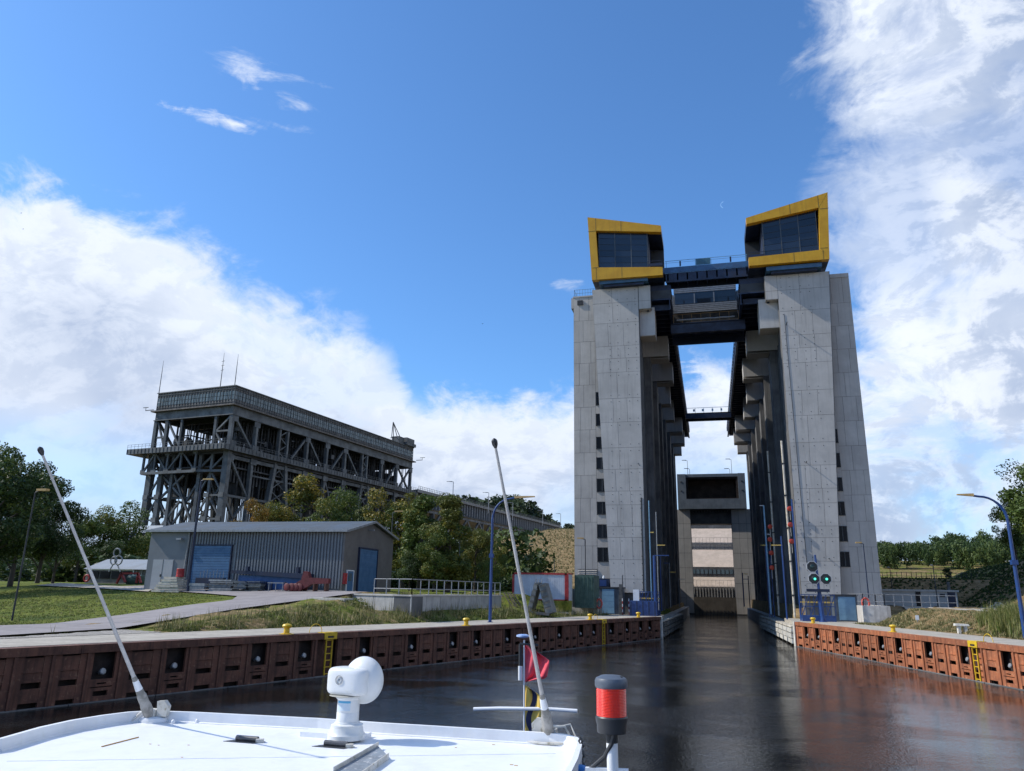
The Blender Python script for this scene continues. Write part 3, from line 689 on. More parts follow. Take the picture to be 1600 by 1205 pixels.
M = MB(); M.box(-4.0, 6.4, 106.4, 106.6, 41.5, 42.9); M.box(-4.0, 6.4, 106.2, 106.9, 42.85, 42.95); M.box(-4.0, 6.4, 106.2, 106.9, 41.45, 41.55); M.box(-4, 6.4, 106.6, 112, 42.4, 42.6); M.box(-4.0, 6.4, 111, 111.3, 41.2, 42.6)
M.build('cabin_beam', navy, lift)
MB().tube([(-3.1+i*.9, 106.1, 43.35+.03*(i % 2)) for i in range(10)], .12, 8).build('pipe', steel_light, lift, True)
M = MB(); M.box(-3.7, 6, 106.1, 106.14, 44.2, 44.25)
for i in range(8): M.box(-3.6+i*1.3, -3.54+i*1.3, 106.1, 106.14, 43, 44.2)
M.build('beam_railing', mat('ochre_rail', (.25, .14, .04), None, .6), lift)
# far crossbridge
M = MB(); M.box(-3.7, 5.6, 160, 160.3, 40.7, 41.9); M.box(-3.7, 5.6, 160, 163, 41.7, 41.9); M.box(-3.7, 5.6, 162.7, 163, 40.7, 41.9)
r = M.build('crossbridge', navy, lift)
M = MB(); M.box(-3.5, 5.5, 160.05, 160.1, 42.95, 43.03)
for x in np.linspace(-3.4, 5.4, 6): M.box(x-.04, x+.04, 160.05, 160.12, 41.9, 43)
for x in (-1.9, -.1, 1.9, 3.7): M.box(x-.18, x+.18, 160, 160.05, 42.2, 42.7)
M.build('crossbridge_railing', blue_pale, r)
# upper gate and portal at the far end
YG = 206.
gp = lambda px, py: onY(px, py, YG)
po = MB()
po.box(-10.4, -4.62, YG, YG+5, -2, 26.4); po.box(5.75, 12.6, YG, YG+5, -2, 26.4); po.box(-4.62, 5.75, YG+.6, YG+5, 22.8, 26.4)
po.build('portal', concrete_joint, lift)
for x0, x1 in ((-10.4, -8.4), (-8.4, -6.5), (-6.5, -4.62), (5.75, 7.5), (7.5, 9.4), (9.4, 12.6)):
    for i in range(7): MB().box(x0+.03, x1-.03, YG-.05, YG+.02, .3+i*3.75, .3+(i+1)*3.75-.07).build('portal_panel', concrete, lift)
M = MB(); M.box(-7.6, -5.4, YG-1.2, YG+6, 26.5, 35.7); M.box(7.9, 9.7, YG-1.2, YG+6, 26.5, 35.7); M.box(-5.4, 7.9, YG-1.2, YG+6, 26.5, 29.1); M.box(-5.4, 7.9, YG-.8, YG+6, 34.9, 35.7)
gf = M.build('upper_gate_frame', mat('gate_steel', (.17, .20, .23), (.12, .15, .18), .55, .5, streak=.4), lift)
MB().box(-5.4, 7.9, YG+2.5, YG+3, 29.0, 35.0).build('upper_gate', mat('gate_brown', (.085, .06, .04), (.05, .038, .028), .8, .5, streak=.5), gf)
M = MB(); M.box(-5.4, -4.9, YG-.6, YG+2.5, 29.1, 34.9); M.box(7.4, 7.9, YG-.6, YG+2.5, 29.1, 34.9); M.box(-4.9, 7.4, YG-.6, YG+2.4, 34.4, 34.9); M.box(-4.9, 7.4, YG-.5, YG+2.4, 29.1, 29.35); M.build('gate_seal', rust_niche, gf)
for x in (-6.6, 8.8):
    for z in (31.2, 33.6): MB().box(x-.15, x+.15, YG-1.3, YG-1.19, z-.15, z+.15).build('bolt_plate', black, gf)
M = MB()
for i in range(14): M.box(-4.3+i*.72, -4.0+i*.72, YG-.3, YG+.6, 25.6, 26.2)
M.build('soffit_dentil', steel_dark, lift)
MB().box(-4.6, 5.75, YG+1, YG+4, 25.7, 26.5).build('lintel_ledge', concrete_warm, lift)
tg = MB().box(-4.62, 5.75, YG-1.5, YG-1.0, -.3, 4.3).build('trough_gate', mat('trough_gate', (.12, .10, .075), (.085, .07, .055), .7, .6, streak=.6), lift)
M = MB()
for i in range(12): M.box(-4.4+i*.88, -4.25+i*.88, YG-1.75, YG-1.5, -.2, 1.2)
M.build('gate_rubber', black, tg)
# stepped retaining terraces behind the portal
gl2 = lambda py, y: float(onY(1118, py, y)[2])
pink = mat('pale_slope_paving', (.46, .37, .30), (.38, .31, .25), .9, .5, .01, c3=(.30, .24, .19), bs=3)
te = thing('retaining_terraces', 'stepped retaining walls and pale paved slopes seen under the far gate', 'terrace wall', (.5, 214, 0))
def terr(y0, y1, pa, pb, mt, name):      # vertical wall at y0 from pixel row pb (low) to pa (high)
    z1, z0 = gl2(pa, y0), gl2(pb, y0); MB().box(-14, 16, y0, y1+1, z0-3, z1).build(name, mt, te); return z1
def slope(y0, y1, pa, pb, name='paved_slope'):
    z0, z1 = gl2(pb, y0), gl2(pa, y1); MB().hexa([(-14, y0, z0-2), (16, y0, z0-2), (16, y1, z0-2), (-14, y1, z0-2)], [(-14, y0, z0), (16, y0, z0), (16, y1, z1), (-14, y1, z1)]).build(name, pink, te)
terr(214, 215, 917, 940, concrete_dark, 'ribbed_wall'); slope(215.5, 219, 902, 917)
wv = MB()
for i in range(22): wv.box(-7+i*.75, -6.75+i*.75, 213.7, 214, 3.5, gl2(919, 214))
wv.build('wall_rib', concrete, te)
terr(219, 220, 886, 901, concrete_dark, 'window_wall')
for i in range(11): MB().box(-5+i*1.1, -4.2+i*1.1, 218.9, 219.02, gl2(897, 219), gl2(890, 219)).build('pane', glass_pale, te)
slope(220.2, 228, 859, 886); terr(228.2, 230, 848, 859, stone, 'stone_wall'); slope(230.2, 240, 826, 848); terr(240.2, 243, 800, 826, concrete_dark, 'top_wall')
for y, py in ((215.5, 913), (228, 856), (230.2, 846)):
    z = gl2(py, y); M = MB(); M.box(-9, 11, y, y+.05, z+1.0, z+1.06)
    for i in range(21): M.box(-9+i, -8.95+i, y, y+.05, z-.5, z+1.0)
    M.build('terrace_railing', steel_light if py > 900 else steel, te)
# fender walls into the lift
def fender(name, label, p0, p1, mt, out, seg, h=1.9):
    p0 = Vector(p0); p1 = Vector(p1); r = thing(name, label, 'fender', (p0.x, p0.y, 0))
    d = (p1-p0); L = d.length; d.normalize(); n = Vector((-d.y, d.x, 0))*out; k = 0
    while k < L-.5:
        e = min(k+seg, L)
        for z in (.25, .78, 1.31):
            MB().bar(p0+d*(k+.12)+Vector((0, 0, z+.2))-n*.25, p0+d*(e-.25)+Vector((0, 0, z+.2))-n*(.25-.08*(z < .5)), .42, .42).build('fender_beam', mt, r)
        MB().bar(p0+d*(k-.03)+n*.1+Vector((0, 0, -.8)), p0+d*(k-.03)+n*.1+Vector((0, 0, 2.0)), .3, .5).build('fender_post', fender_grey, r)
        MB().bar(p0+d*(k+.2)+Vector((0, 0, h)), p0+d*(e-.2)+Vector((0, 0, h)), .8, .16).build('fender_cap', wood_pale, r)
        k = e
    return r
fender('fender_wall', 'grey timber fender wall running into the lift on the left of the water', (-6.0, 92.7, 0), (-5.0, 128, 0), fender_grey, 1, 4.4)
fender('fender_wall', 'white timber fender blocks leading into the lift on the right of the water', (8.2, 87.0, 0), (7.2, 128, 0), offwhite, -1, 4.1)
# ---------------------------------------------------------------- the old riveted steel lift
th = math.radians(8); OX = np.array([math.cos(th), -math.sin(th)]); OY = np.array([math.sin(th), math.cos(th)])
OO = np.array([-118.92, 167.74]); FO = (OO, OX, OY)
def q3(a, b, z): return (OO[0]+OX[0]*a+OY[0]*b, OO[1]+OX[1]*a+OY[1]*b, z)
old = thing('steel_boat_lift', 'old grey riveted steel ship lift with glazed gallery and truss legs', 'ship lift', q3(-13.5, 47, 4.8))
def ob(name, mt, *bx, parent=old):
    M = MB()
    for b in bx: M.fbox(FO, *b)
    return M.build(name, mt, parent)
def mem(name, a, b, w, mt=steel, parent=old, h=None): return MB().bar(q3(*a), q3(*b), w, h).build(name, mt, parent)
# top gallery
gal = ob('gallery', mat('gallery_cladding', (.125, .115, .105), (.085, .08, .075), .7, .5, streak=.4), (-27, 0, 0, 94, 50.8, 52.2), (-27, 0, 0, 94, 54.5, 55.7), (-26.5, -.5, .5, 93.5, 52.2, 54.5))
ob('gallery_roof', steel, (-27.3, .3, -.3, 94.3, 55.7, 55.95), parent=gal)
ob('cornice', mat('cornice_brown', (.15, .13, .115), (.10, .09, .08), .8, 1.), (-28, 1.0, -1, 95, 50.45, 50.8))
def panes(n, f, z0=52.25, z1=54.45):
    for i in range(n): f(i/n, (i+1)/n, z0, z1)
panes(22, lambda u, v, z0, z1: [ob('pane', glass_pale, (-27+27*u+.12, -27+27*v-.05, -.06, .1, z, z+1.02), parent=gal) for z in (z0, z0+1.12)])
panes(66, lambda u, v, z0, z1: [ob('pane', glass_pale, (-.1, .06, 94*u+.1, 94*v-.1, z, z+1.02), parent=gal) for z in (z0, z0+1.12)])
rb = []
for i in range(28): rb.append((-27+i, -26.93+i, -.14, 0, 50.8, 55.7))
for i in range(95): rb.append((0, .14, i-.03, i+.05, 50.8, 55.7))
rb += [(-27, .14, -.16, 0, z, z+.1) for z in (51.5, 55.1)]+[(0, .16, 0, 94, z, z+.1) for z in (51.5, 55.1)]
kind(ob('gallery_rib', steel, *rb, parent=gal), 'stuff')
ob('girder', steel, (-27, 0, 0, .6, 48.0, 50.4), (-.6, 0, .6, 94, 48.0, 50.4), (-27, -26.4, .6, 94, 48, 50.4), (-27, 0, 93.4, 94, 48, 50.4))
ob('girder_flange', steel, (-27.3, .3, -.25, .6, 48.0, 48.25), (-.3, .3, .6, 94.2, 48, 48.25))
ob('gallery_floor', steel_dark, (-26.4, -.6, .6, 93.4, 49.8, 50.3), *[(-26.4, -.6, 2+i*6, 2.5+i*6, 48.4, 49.8) for i in range(16)])
# walkway round the middle
ww = ob('walkway', steel, (-32.2, 1.3, -3.0, 0, 38.5, 38.9), (-1, 1.3, 0, 97, 38.5, 38.9), (-32.2, -27, 0, 97, 38.5, 38.9), (-32.2, 1.3, -3.1, -2.95, 38.5, 39.9), (1.2, 1.35, -3, 97, 38.5, 39.9), (-32.2, -32.05, -3, 8, 38.5, 39.9))
for i in range(26): ob('walkway_stiffener', steel_dark, (-32.1+i*1.3, -32.0+i*1.3, -3.2, -3.1, 38.6, 39.8), parent=ww)
for i in range(70): ob('walkway_stiffener', steel_dark, (1.35, 1.43, -2.5+i*1.42, -2.4+i*1.42, 38.6, 39.8), parent=ww)
rl = [(-32.2+i*1.3, -32.14+i*1.3, -3.05, -3.0, 39.9, 41.1) for i in range(26)]+[(1.22, 1.27, -3+i*1.4, -2.93+i*1.4, 39.9, 41.1) for i in range(72)]
rl += [(-32.2, 1.3, -3.05, -3.0, z, z+.07) for z in (40.5, 41.05)]+[(1.22, 1.28, -3, 97, z, z+.07) for z in (40.5, 41.05)]
ob('walkway_railing', steel, *rl, parent=ww)
# upper storey
for a0 in (-.35, -26.65):
    for b in (.4, 9.7, 31.9, 41.7, 51.4, 73.3, 83.3, 93.4): mem('column', (a0, b, 39.9 if a0 < -1 else 39.4), (a0, b, 48.1), .95)
    for b0, b1 in ((19.4, 22.9), (61.3, 64.1)):
        for b in (b0, b1): mem('column', (a0, b, 39.4), (a0, b, 48.1), .8)
        for i in range(4): mem('lattice_bar', (a0, b0 if i % 2 else b1, 39.6+i*2.1), (a0, b1 if i % 2 else b0, 41.7+i*2.1), .3)
    for (b0, b1) in ((1.2, 8.6), (31.5, 25.2), (32.3, 39.4), (51.0, 44.8), (51.8, 59.2), (83, 77.0), (83.6, 91.8), (93, 86)): mem('diagonal_brace', (a0, b0, 47.8), (a0, b1, 40.4), .55)
for a, w in ((-22.6, .9), (-17.4, .6), (-5.6, .7)): mem('column', (a, .4, 39.6), (a, .4, 48.1), w)
for p, q in (((-26, .4, 47.6), (-22.9, .4, 41)), ((-22.4, .4, 47.6), (-17.6, .4, 41)), ((-5.3, .4, 43.8), (-.6, .4, 47.8)), ((-5.3, .4, 43.8), (-2.6, .4, 40.2)), ((-5.4, .4, 43.9), (-.5, .4, 43.9)), ((-26.4, .4, 43.4), (-22.8, .4, 43.4))): mem('diagonal_brace', p, q, .45)
# machinery and ropes inside, too many to count
R_ = random.Random(3); M = MB()
for i in range(420):
    a = R_.choice([R_.uniform(-25, -17), R_.uniform(-9.5, -1.4)]); b = R_.uniform(3, 92); z = R_.uniform(40.5, 46)
    t = R_.random()
    if t < .45: M.fbox(FO, a, a+.18, b, b+.18, 39, 48)
    elif t < .7: M.fbox(FO, a, a+R_.uniform(.5, 3), b, b+.25, z, z+.3)
    elif t < .9: M.fbox(FO, a, a+.3, b, b+R_.uniform(1, 5), z, z+.3)
    else: M.fbox(FO, a, a+R_.uniform(.8, 2), b, b+R_.uniform(.8, 2), z-.5, z+R_.uniform(.3, 1.6))
kind(M.build('machinery', steel_dark, old), 'stuff')
M = MB()
for r_, b0, b1 in ((-3.6, 4, 90), (-23.4, 4, 90)):
    b = b0
    while b < b1:
        M.fbox(FO, r_-1.5, r_+1.5, b, b+.55, 31 if int(b) % 3 else 28, 37.6); M.fbox(FO, r_-.1, r_+.1, b+.6, b+.8, 5, 48); b += 1.25
kind(M.build('counterweight', steel_dark, old), 'stuff')
# rope wheels on the upper deck
for b in np.arange(5, 90, 3.6):
    for a in (-4.2, -22.8): MB().lathe(q3(a, float(b), 43.0), [(1.6, -.2), (1.75, -.1), (1.75, .1), (1.6, .2)], 16, (OY[0], OY[1], 0)).build('rope_wheel', steel_dark, old)
ob('operating_deck', steel_dark, (-27, 0, 0, 94, 37.9, 38.5), (-26, -1, 1, 93, 34.6, 35.0))
ob('trough_side', steel_dark, (-18.6, -18.2, 2, 90, 5.5, 9), (-9, -8.6, 2, 90, 5.5, 9))
# long side, lower storey
def leg(a, b, zt=38.5, w=1.3, z0=4.6, a2=None, b2=None): mem('leg', (a, b, zt), (a if a2 is None else a2, b if b2 is None else b2, z0), w)
for a0 in (-.6, -26.4):
    for b in (.6, 93): leg(a0, b, w=1.55)
    for b in (9.5, 31.8, 41.7, 51.3, 73, 83): leg(a0, b, w=1.0)
    for b0, b1 in ((18.6, 23.4), (61.6, 65.8)):
        leg(a0, b0+.3, w=1.2, b2=b0-4); leg(a0, b1-.3, w=1.2, b2=b1+4.5)
        for i in range(9):
            k = i/9; k2 = (i+1)/9; l = lambda k: b0+.3-4.3*k; r2 = lambda k: b1-.3+4.8*k; z = lambda k: 38-33*k
            mem('lattice_bar', (a0, l(k), z(k)), (a0, r2(k2), z(k2)), .3); mem('lattice_bar', (a0, r2(k), z(k)), (a0, l(k2), z(k2)), .3)
    for (b0, z0, b1, z1) in ((1.2, 37.4, 9.2, 27.5), (1.2, 26.5, 9.2, 16), (32, 37.4, 28, 30), (51.4, 37.4, 48, 30), (51.4, 37.4, 56, 30), (41.7, 37.4, 46, 30), (73.4, 37.4, 80, 26), (9.6, 27.4, 1.2, 17)): mem('diagonal_brace', (a0, b0, z0), (a0, b1, z1), .55)
    for z in (27.2, 16.3): mem('tie_beam', (a0, .6, z), (a0, 17, z), .6)
    mem('tie_beam', (a0, .6, 37.2), (a0, 94, 37.2), .9); mem('tie_beam', (a0, 9, 33.4), (a0, 93, 33.4), .4)
# front, lower storey
for a, w in ((-22.4, 1.2), (-18.6, .8), (-9.2, .9), (-5.4, .7)): mem('leg', (a, .6, 38.4), (a, .6, 4.6), w)
for a, w in ((-21, .6), (-15.5, .5), (-12.6, .5), (-7, .5)): mem('leg', (a, 8, 38.4), (a, 8, 4.6), w)
for a, w in ((-24, .8), (-18, .7), (-10, .7), (-4, .7)):
    for b in (16, 30, 46): mem('leg', (a, b, 38.4), (a, b, 4.6), w)
zz = [33.2, 27.2, 21.2, 15.2, 9.2]
for z, z2 in zip(zz, zz[1:]):
    mem('diagonal_brace', (-26.4, .6, z2), (-22.6, .6, z), .42); mem('tie_beam', (-26.4, .6, z2), (-22.4, .6, z2), .4)
    mem('diagonal_brace', (-5.2, .6, z), (-.7, .6, z2), .42); mem('tie_beam', (-5.4, .6, z2), (-.6, .6, z2), .45)
    mem('diagonal_brace', (-9, .6, z2), (-5.5, .6, z), .38)
for p, q in (((-22.2, .8, 33), (-14, .8, 26.6)), ((-22.2, .8, 26.8), (-14.6, .8, 32.8)), ((-22.2, .8, 26.4), (-15, .8, 17)), ((-22.2, .8, 17.4), (-15, .8, 26)), ((-18, .8, 33), (-10, .8, 20)), ((-18.4, 1.4, 18), (-9.4, 1.4, 32)), ((-22.2, 2, 27), (-9.4, 2, 27)), ((-22, 2, 16.4), (-9.4, 2, 16.4)),
             ((-26.2, 3, 33), (-22.6, 3, 22)), ((-8.8, 2, 21), (-.8, 2, 33)), ((-12.6, 8, 33), (-6, 8, 20)), ((-20.6, 8, 20), (-15.7, 8, 33)), ((-4.9, .6, 38), (-9, .6, 34.6)), ((-5, .6, 34.4), (-.8, .6, 38))): mem('diagonal_brace', p, q, .5)
# projecting front truss
tr = []
for b in (-1.2,):
    mem('truss_chord', (-27.7, b, 38.9), (-9.1, b, 38.9), .6); mem('truss_chord', (-27.7, b, 33.4), (-9.1, b, 33.4), .7)
    for a in (-27.5, -23.5, -19, -14.3, -9.3): mem('truss_post', (a, b, 33.4), (a, b, 38.9), .5)
    for a0, a1 in ((-27.3, -23.6), (-19, -23.4), (-18.8, -14.4), (-9.4, -14.2)): mem('diagonal_brace', (a0, b, 33.7), (a1, b, 38.7), .42)
mem('truss_chord', (-9.2, -1.2, 33.4), (-.4, .6, 33.4), .6)
mem('truss_chord', (-27.6, -1.2, 33.4), (-27.6, 3, 33.4), .6)
ob('control_house', white, (-27.6, -14.0, -4.5, 1.5, 12.5, 19.3)); 
for i in range(6): ob('house_window', glass_dark, (-26.8+i*2.1, -25.1+i*2.1, -4.6, -4.48, 15.4, 17.6))
ob('stair_tower', steel, *[(-27.2+x, -27.0+x, -4+y, -3.8+y, 4.6, 12.5) for x in (0, 2.5, 5) for y in (0, 4)], *[(-27.2, -22, -4, -3.8, z, z+.2) for z in (7, 9.6)])
for b in (1.2, 9.7, 31.9, 41.7, 51.4, 73.3, 83.3, 93):
    for z in (47.2, 40.6, 37.0): ob('gusset_plate', steel, (.02, .16, b-1.1, b+1.1, z-.75, z+.75))
for a in (-27.2, -23.5, -19, -14.3, -9.4):
    for z in (38.5, 33.8): ob('gusset_plate', steel, (a-.8, a+.8, -1.56, -1.44, z-.55, z+.55))
for z in (27.2, 21.2, 15.2):
    for a in (-26.4, -22.4, -5.4, -.6): ob('gusset_plate', steel, (a-.8, a+.8, -.3, -.18, z-.6, z+.6))
# masts, crane and platform lamps on top
for a, b, h in ((-27, 0, 9.5), (-5.3, 0, 9.5), (-.4, 0, 8.6)):
    MB().tube([q3(a, b, 55.9), q3(a, b, 55.9+h*.6), q3(a, b, 55.9+h)], [.11, .08, .03], 6).build('mast', steel_dark, old)
M = MB()
for z in (60.5, 61.8, 63): M.bar(q3(-5.8, 0, z), q3(-4.8, 0, z+.1), .08)
M.build('aerial', steel_dark, old)
ck = ob('roof_crane', steel, (-4, 1, 87.5, 93, 56, 58.6), (-3, 0, 83.5, 87, 56, 58.4), (-5, 1.2, 92, 94, 55.9, 57))
for p, q in (((-1, 84, 58), (-1, 80.5, 63)), ((-1, 80.5, 63), (-1, 86, 58.4)), ((-1, 81.6, 56), (-1, 80.5, 63)), ((-1, 80, 57), (-1, 80.5, 63)), ((-1.3, 79.6, 57), (-1, 84, 58))): mem('jib', p, q, .2, steel_dark, ck)
ob('lamp_bracket', steel_dark, (-30, -27, -1, -.9, 50.9, 51.1), (-30, -29.9, -1, -.9, 51.1, 51.8), (-31, -29.2, -1, -.8, 51.8, 51.95)); ob('lamp_bracket', steel_dark, (1, 3.6, 95, 95.1, 51.2, 51.4), (3.5, 3.6, 95, 95.1, 51.4, 52.1), (2.6, 4.6, 95, 95.2, 52.1, 52.25))
# canal bridge joining the high ground
br = thing('canal_bridge', 'long steel canal bridge with ribbed side running from the old lift to the hill', 'bridge', q3(-10, 170, 5))
def bb(name, mt, *bx):
    M = MB()
    for b in bx: M.fbox(FO, *b)
    return M.build(name, mt, br)
bb('canal_trough', steel, (-30, 0, 97, 262, 34.5, 40.0)); bb('bridge_deck', steel, (-31, 1.6, 96, 262, 39.9, 40.5))
bb('deck_edge', mat('deck_edge', (.22, .22, .21), (.16, .16, .16), .7, 1.), (1.4, 1.75, 96, 262, 39.6, 40.7))
rm = MB().fbox((np.array([0, 0]), OX, OY), 0, 1.1, 0, .3, 0, 5.0).mesh('side_rib'); rm.materials.append(steel_light)
for i in range(64): inst('side_rib', rm, br, Vector(q3(.02, 100+i*2.5, 34.8))-br.location)
M = MB()
for i in range(120): M.fbox(FO, 1.5, 1.6, 97+i*1.37, 97.1+i*1.37, 40.6, 42.0)
for z in (41.2, 41.95): M.fbox(FO, 1.5, 1.6, 97, 262, z, z+.08)
M.build('bridge_railing', steel, br)
for a in (0, -24):
    for z in (33.6, 27.6): MB().bar(q3(a, 100, z), q3(a, 256, z), .9).build('truss_chord', steel, br)
    for i in range(24):
        b = 112+i*6
        MB().bar(q3(a, b, 33.4 if i % 2 else 27.8), q3(a, b+6, 27.8 if i % 2 else 33.4), .75).build('truss_diagonal', steel, br)
for b in (112, 158, 205, 250):
    for a in (-.5, -23.5): MB().bar(q3(a, b, 34), q3(a, b, 4), 1.8, 1.2).build('pier', steel, br)
# ---------------------------------------------------------------- warehouse
shed = thing('warehouse', 'grey corrugated metal warehouse with two blue roller doors', 'warehouse', (-43.5, 72, 4.75))
X0, X1, Y0, Y1, ZB, ZE, ZR = -54.6, -33.2, 66, 77.4, 4.4, 10.15, 11.3
MB().box(X0, X1-.02, Y0+.12, Y1, ZB, ZE).build('wall', cladding, shed)
YM = (Y0+Y1)/2
MB().prism([(X1-.12, Y0+.02, ZB), (X1-.12, Y1, ZB), (X1-.12, Y1, ZE), (X1-.12, YM, ZR), (X1-.12, Y0+.02, ZE)], (.2, 0, 0)).build('gable_wall', cladding_brown, shed)
MB().prism([(X0, Y0+.12, ZB), (X0, Y1, ZB), (X0, Y1, ZE), (X0, YM, ZR), (X0, Y0+.12, ZE)], (.15, 0, 0)).build('gable_wall', cladding, shed)
rib = MB().box(0, .15, -.10, .05, 0, 5.28).mesh('corrugation'); rib.materials.append(cladding)
x = X0+4.75; dl = (-49.5, -45.0)
while x < X1-.2:
    inst('corrugation', rib, shed, (x+43.5, Y0+.1-72, .12) if not dl[0]-.1 < x < dl[1] else (x+43.5, Y0+.1-72, 4.1), (0, 0, 0), (1, 1, 1) if not dl[0]-.1 < x < dl[1] else (1, 1, .245)); x += .32
MB().box(X0+.05, X0+4.6, Y0+.02, Y0+.13, ZB, ZE-.1).build('smooth_panel', cladding, shed)
rf = MB(); ov = .38
for ya, yb_ in ((Y0-ov, YM), (Y1+ov, YM)):
    zb = ZE-.09; rf.prism([(X0-.45, ya, zb), (X0-.45, YM, ZR+.1), (X0-.45, YM, ZR+.24), (X0-.45, ya, zb+.14)], (X1-X0+.95, 0, 0))
rf.build('roof', mat('roof_sheet', (.075, .088, .098), (.062, .072, .08), .6, .5), shed)
MB().box(X0-.45, X1+.5, Y0-ov-.12, Y0-ov, ZE-.12, ZE+.08).build('gutter', steel_light, shed)
MB().prism([(X1+.5, Y0-ov-.06, ZE-.16), (X1+.5, YM, ZR+.06), (X1+.5, Y1+ov+.06, ZE-.16), (X1+.5, Y1+ov+.06, ZE+.07), (X1+.5, YM, ZR+.27), (X1+.5, Y0-ov-.06, ZE+.07)], (.06, 0, 0)).build('verge_trim', steel_light, shed)
def rdoor(x0, x1, z0, z1, y):
    d = MB().box(x0, x1, y+.0, y+.1, z0, z1).build('roller_door', blue_door, shed); n = int((z1-z0)/.24)
    for i in range(n): MB().box(x0+.02, x1-.02, y-.045, y+.0, z0+(z1-z0)*i/n+.01, z0+(z1-z0)*(i+1)/n-.03).build('slat', blue_door, d)
    MB().box(x0-.12, x0, y-.08, y+.1, z0, z1+.12).box(x1, x1+.12, y-.08, y+.1, z0, z1+.12).box(x0, x1, y-.08, y+.1, z1, z1+.12).build('door_frame', navy, d)
rdoor(-49.3, -45.15, 4.5, 8.72, Y0-.0)
d = MB().box(X1+.08, X1+.16, 69.1, 73.2, 4.5, 8.7).build('roller_door', blue_door, shed)
for i in range(19): MB().box(X1+.16, X1+.2, 69.12, 73.18, 4.52+i*.22, 4.52+i*.22+.19).build('slat', blue_door, d)
MB().box(X1+.08, X1+.26, 68.98, 69.1, 4.5, 8.83).box(X1+.08, X1+.26, 73.2, 73.32, 4.5, 8.83).box(X1+.08, X1+.26, 69.1, 73.2, 8.7, 8.83).build('door_frame', navy, d)
dd = MB().box(-53.8, -51.5, Y0-.06, Y0+.02, 4.5, 7.35).build('double_door', mat('door_grey', (.36, .37, .38), (.32, .33, .34), .5, 1.), shed)
MB().box(-52.66, -52.62, Y0-.075, Y0-.06, 4.5, 7.35).box(-52.8, -52.7, Y0-.12, Y0-.06, 5.7, 5.95).build('handle', steel_dark, dd)
sdn = MB().box(X1+.08, X1+.15, 66.85, 68.1, 4.5, 6.5).build('side_door', blue_door, shed)
MB().box(X1+.08, X1+.19, 66.75, 66.85, 4.5, 6.6).box(X1+.08, X1+.19, 68.1, 68.2, 4.5, 6.6).box(X1+.08, X1+.19, 66.85, 68.1, 6.5, 6.6).build('door_frame', white, sdn)
MB().box(X1+.15, X1+.17, 67.1, 67.8, 5.6, 6.3).build('door_glass', glass_pale, sdn)
MB().box(X1+.08, X1+.3, 66.1, 66.6, 5.3, 6.3).build('hose_cabinet', red, shed)
MB().tube([(-49.9, Y0-.25, 10.0), (-49.98, Y0-.1, 9.5), (-50.1, Y0-.1, 5.6), (-49.8, Y0-.35, 5.1), (-49.75, Y0-.4, 4.55)], .09, 8).build('downpipe', steel_light, shed, True)
for p in ((-50.9, Y0-.35, 9.35), (X1+.35, YM-.6, 10.6)): MB().box(p[0]-.3, p[0]+.3, p[1]-.12, p[1]+.12, p[2]-.08, p[2]+.08).build('wall_lamp', steel_light, shed)
for i in range(9): MB().box(-38.6+i*.62, -38.03+i*.62, Y0-.05, Y0+.09, 4.3, 4.72).build('plinth_block', concrete, shed)
for yy in (66.1, 67.0, 68.8): MB().box(X1-.05, X1+.12, yy, yy+.7, 4.3, 4.72).build('plinth_block', concrete, shed)
# ---------------------------------------------------------------- goods stored along the warehouse
def heap(name, label, cat, x, y, w, d, h, mt, n, seed, part='slab', loose=.15, pyr=0.):
    r = random.Random(seed); t = thing(name, label, cat, (x, y, Hs(x, y))); z0 = Hs(x, y)-.02; lh = h/n
    for i in range(n):
        k = 1-pyr*i/n; ww = w*k; m_ = max(1, int(ww/1.3))
        for j in range(m_):
            a = x-w/2+ww*j/m_+(0 if pyr == 0 else (w-ww)*.7)+r.uniform(-loose, loose)*.5
            MB().box(a+.03, a+ww/m_-.04, y-d/2+r.uniform(0, loose), y+d/2-r.uniform(0, loose), z0+i*lh+.02, z0+(i+1)*lh-.03).build(part, mt, t)
    return t
heap('timber_stack', 'stepped stack of pale concrete slabs under a red drum left of the downpipe', 'slab stack', -50.0, 64.1, 3.1, 1.5, 1.45, wood_pale, 6, 1, pyr=.62)
dr = thing('drum', 'red drum standing on the stepped pale slab stack', 'drum', (-49.1, 64.1, 6.0))
MB().lathe((-49.1, 64.1, Hs(-50.0, 64.1)+1.40), [(.33, 0), (.36, .04), (.34, .3), (.36, .32), (.34, .6), (.36, .75), (.33, .78)], 16).build('drum_shell', red, dr, True)
heap('crate_stack', 'white metal crates in front of the left blue roller door', 'crates', -46.7, 64.0, 1.8, 1.2, .85, steel_light, 3, 2, 'crate')
heap('pallet_stack', 'grey and pale metal frames piled beside the white crates', 'metal frames', -44.3, 64.2, 2.5, 1.4, 1.15, mat('pallet_metal', (.24, .25, .25), (.14, .15, .15), .7, 3., rv=.4), 6, 3, 'frame', .35)
heap('plate_stack', 'flat grey steel plates stacked below the blue container', 'steel plates', -41.5, 64.1, 2.8, 1.5, 1.0, mat('plate_grey', (.16, .18, .18), (.11, .12, .12), .6, 2., rv=.3), 9, 4, 'plate', .45)
t = thing('rod_rack', 'blue rack with upright white rods at the left end of the stored goods', 'rack', (-45.2, 65.0, 4.6))
MB().box(-47.8, -44.8, 64.7, 65.2, 5.0, 5.65).build('rack_frame', navy, t)
for i in range(8): MB().tube([(-47.5+i*.36, 64.95, 5.6), (-47.5+i*.36+.02*(i % 3), 64.95, 6.2+.12*((i*7) % 3))], .03, 5).build('rod', steel_light, t)
t = thing('blue_container', 'low blue steel box with overhanging lid stored against the warehouse', 'steel box', (-38, 65.0, 4.6))
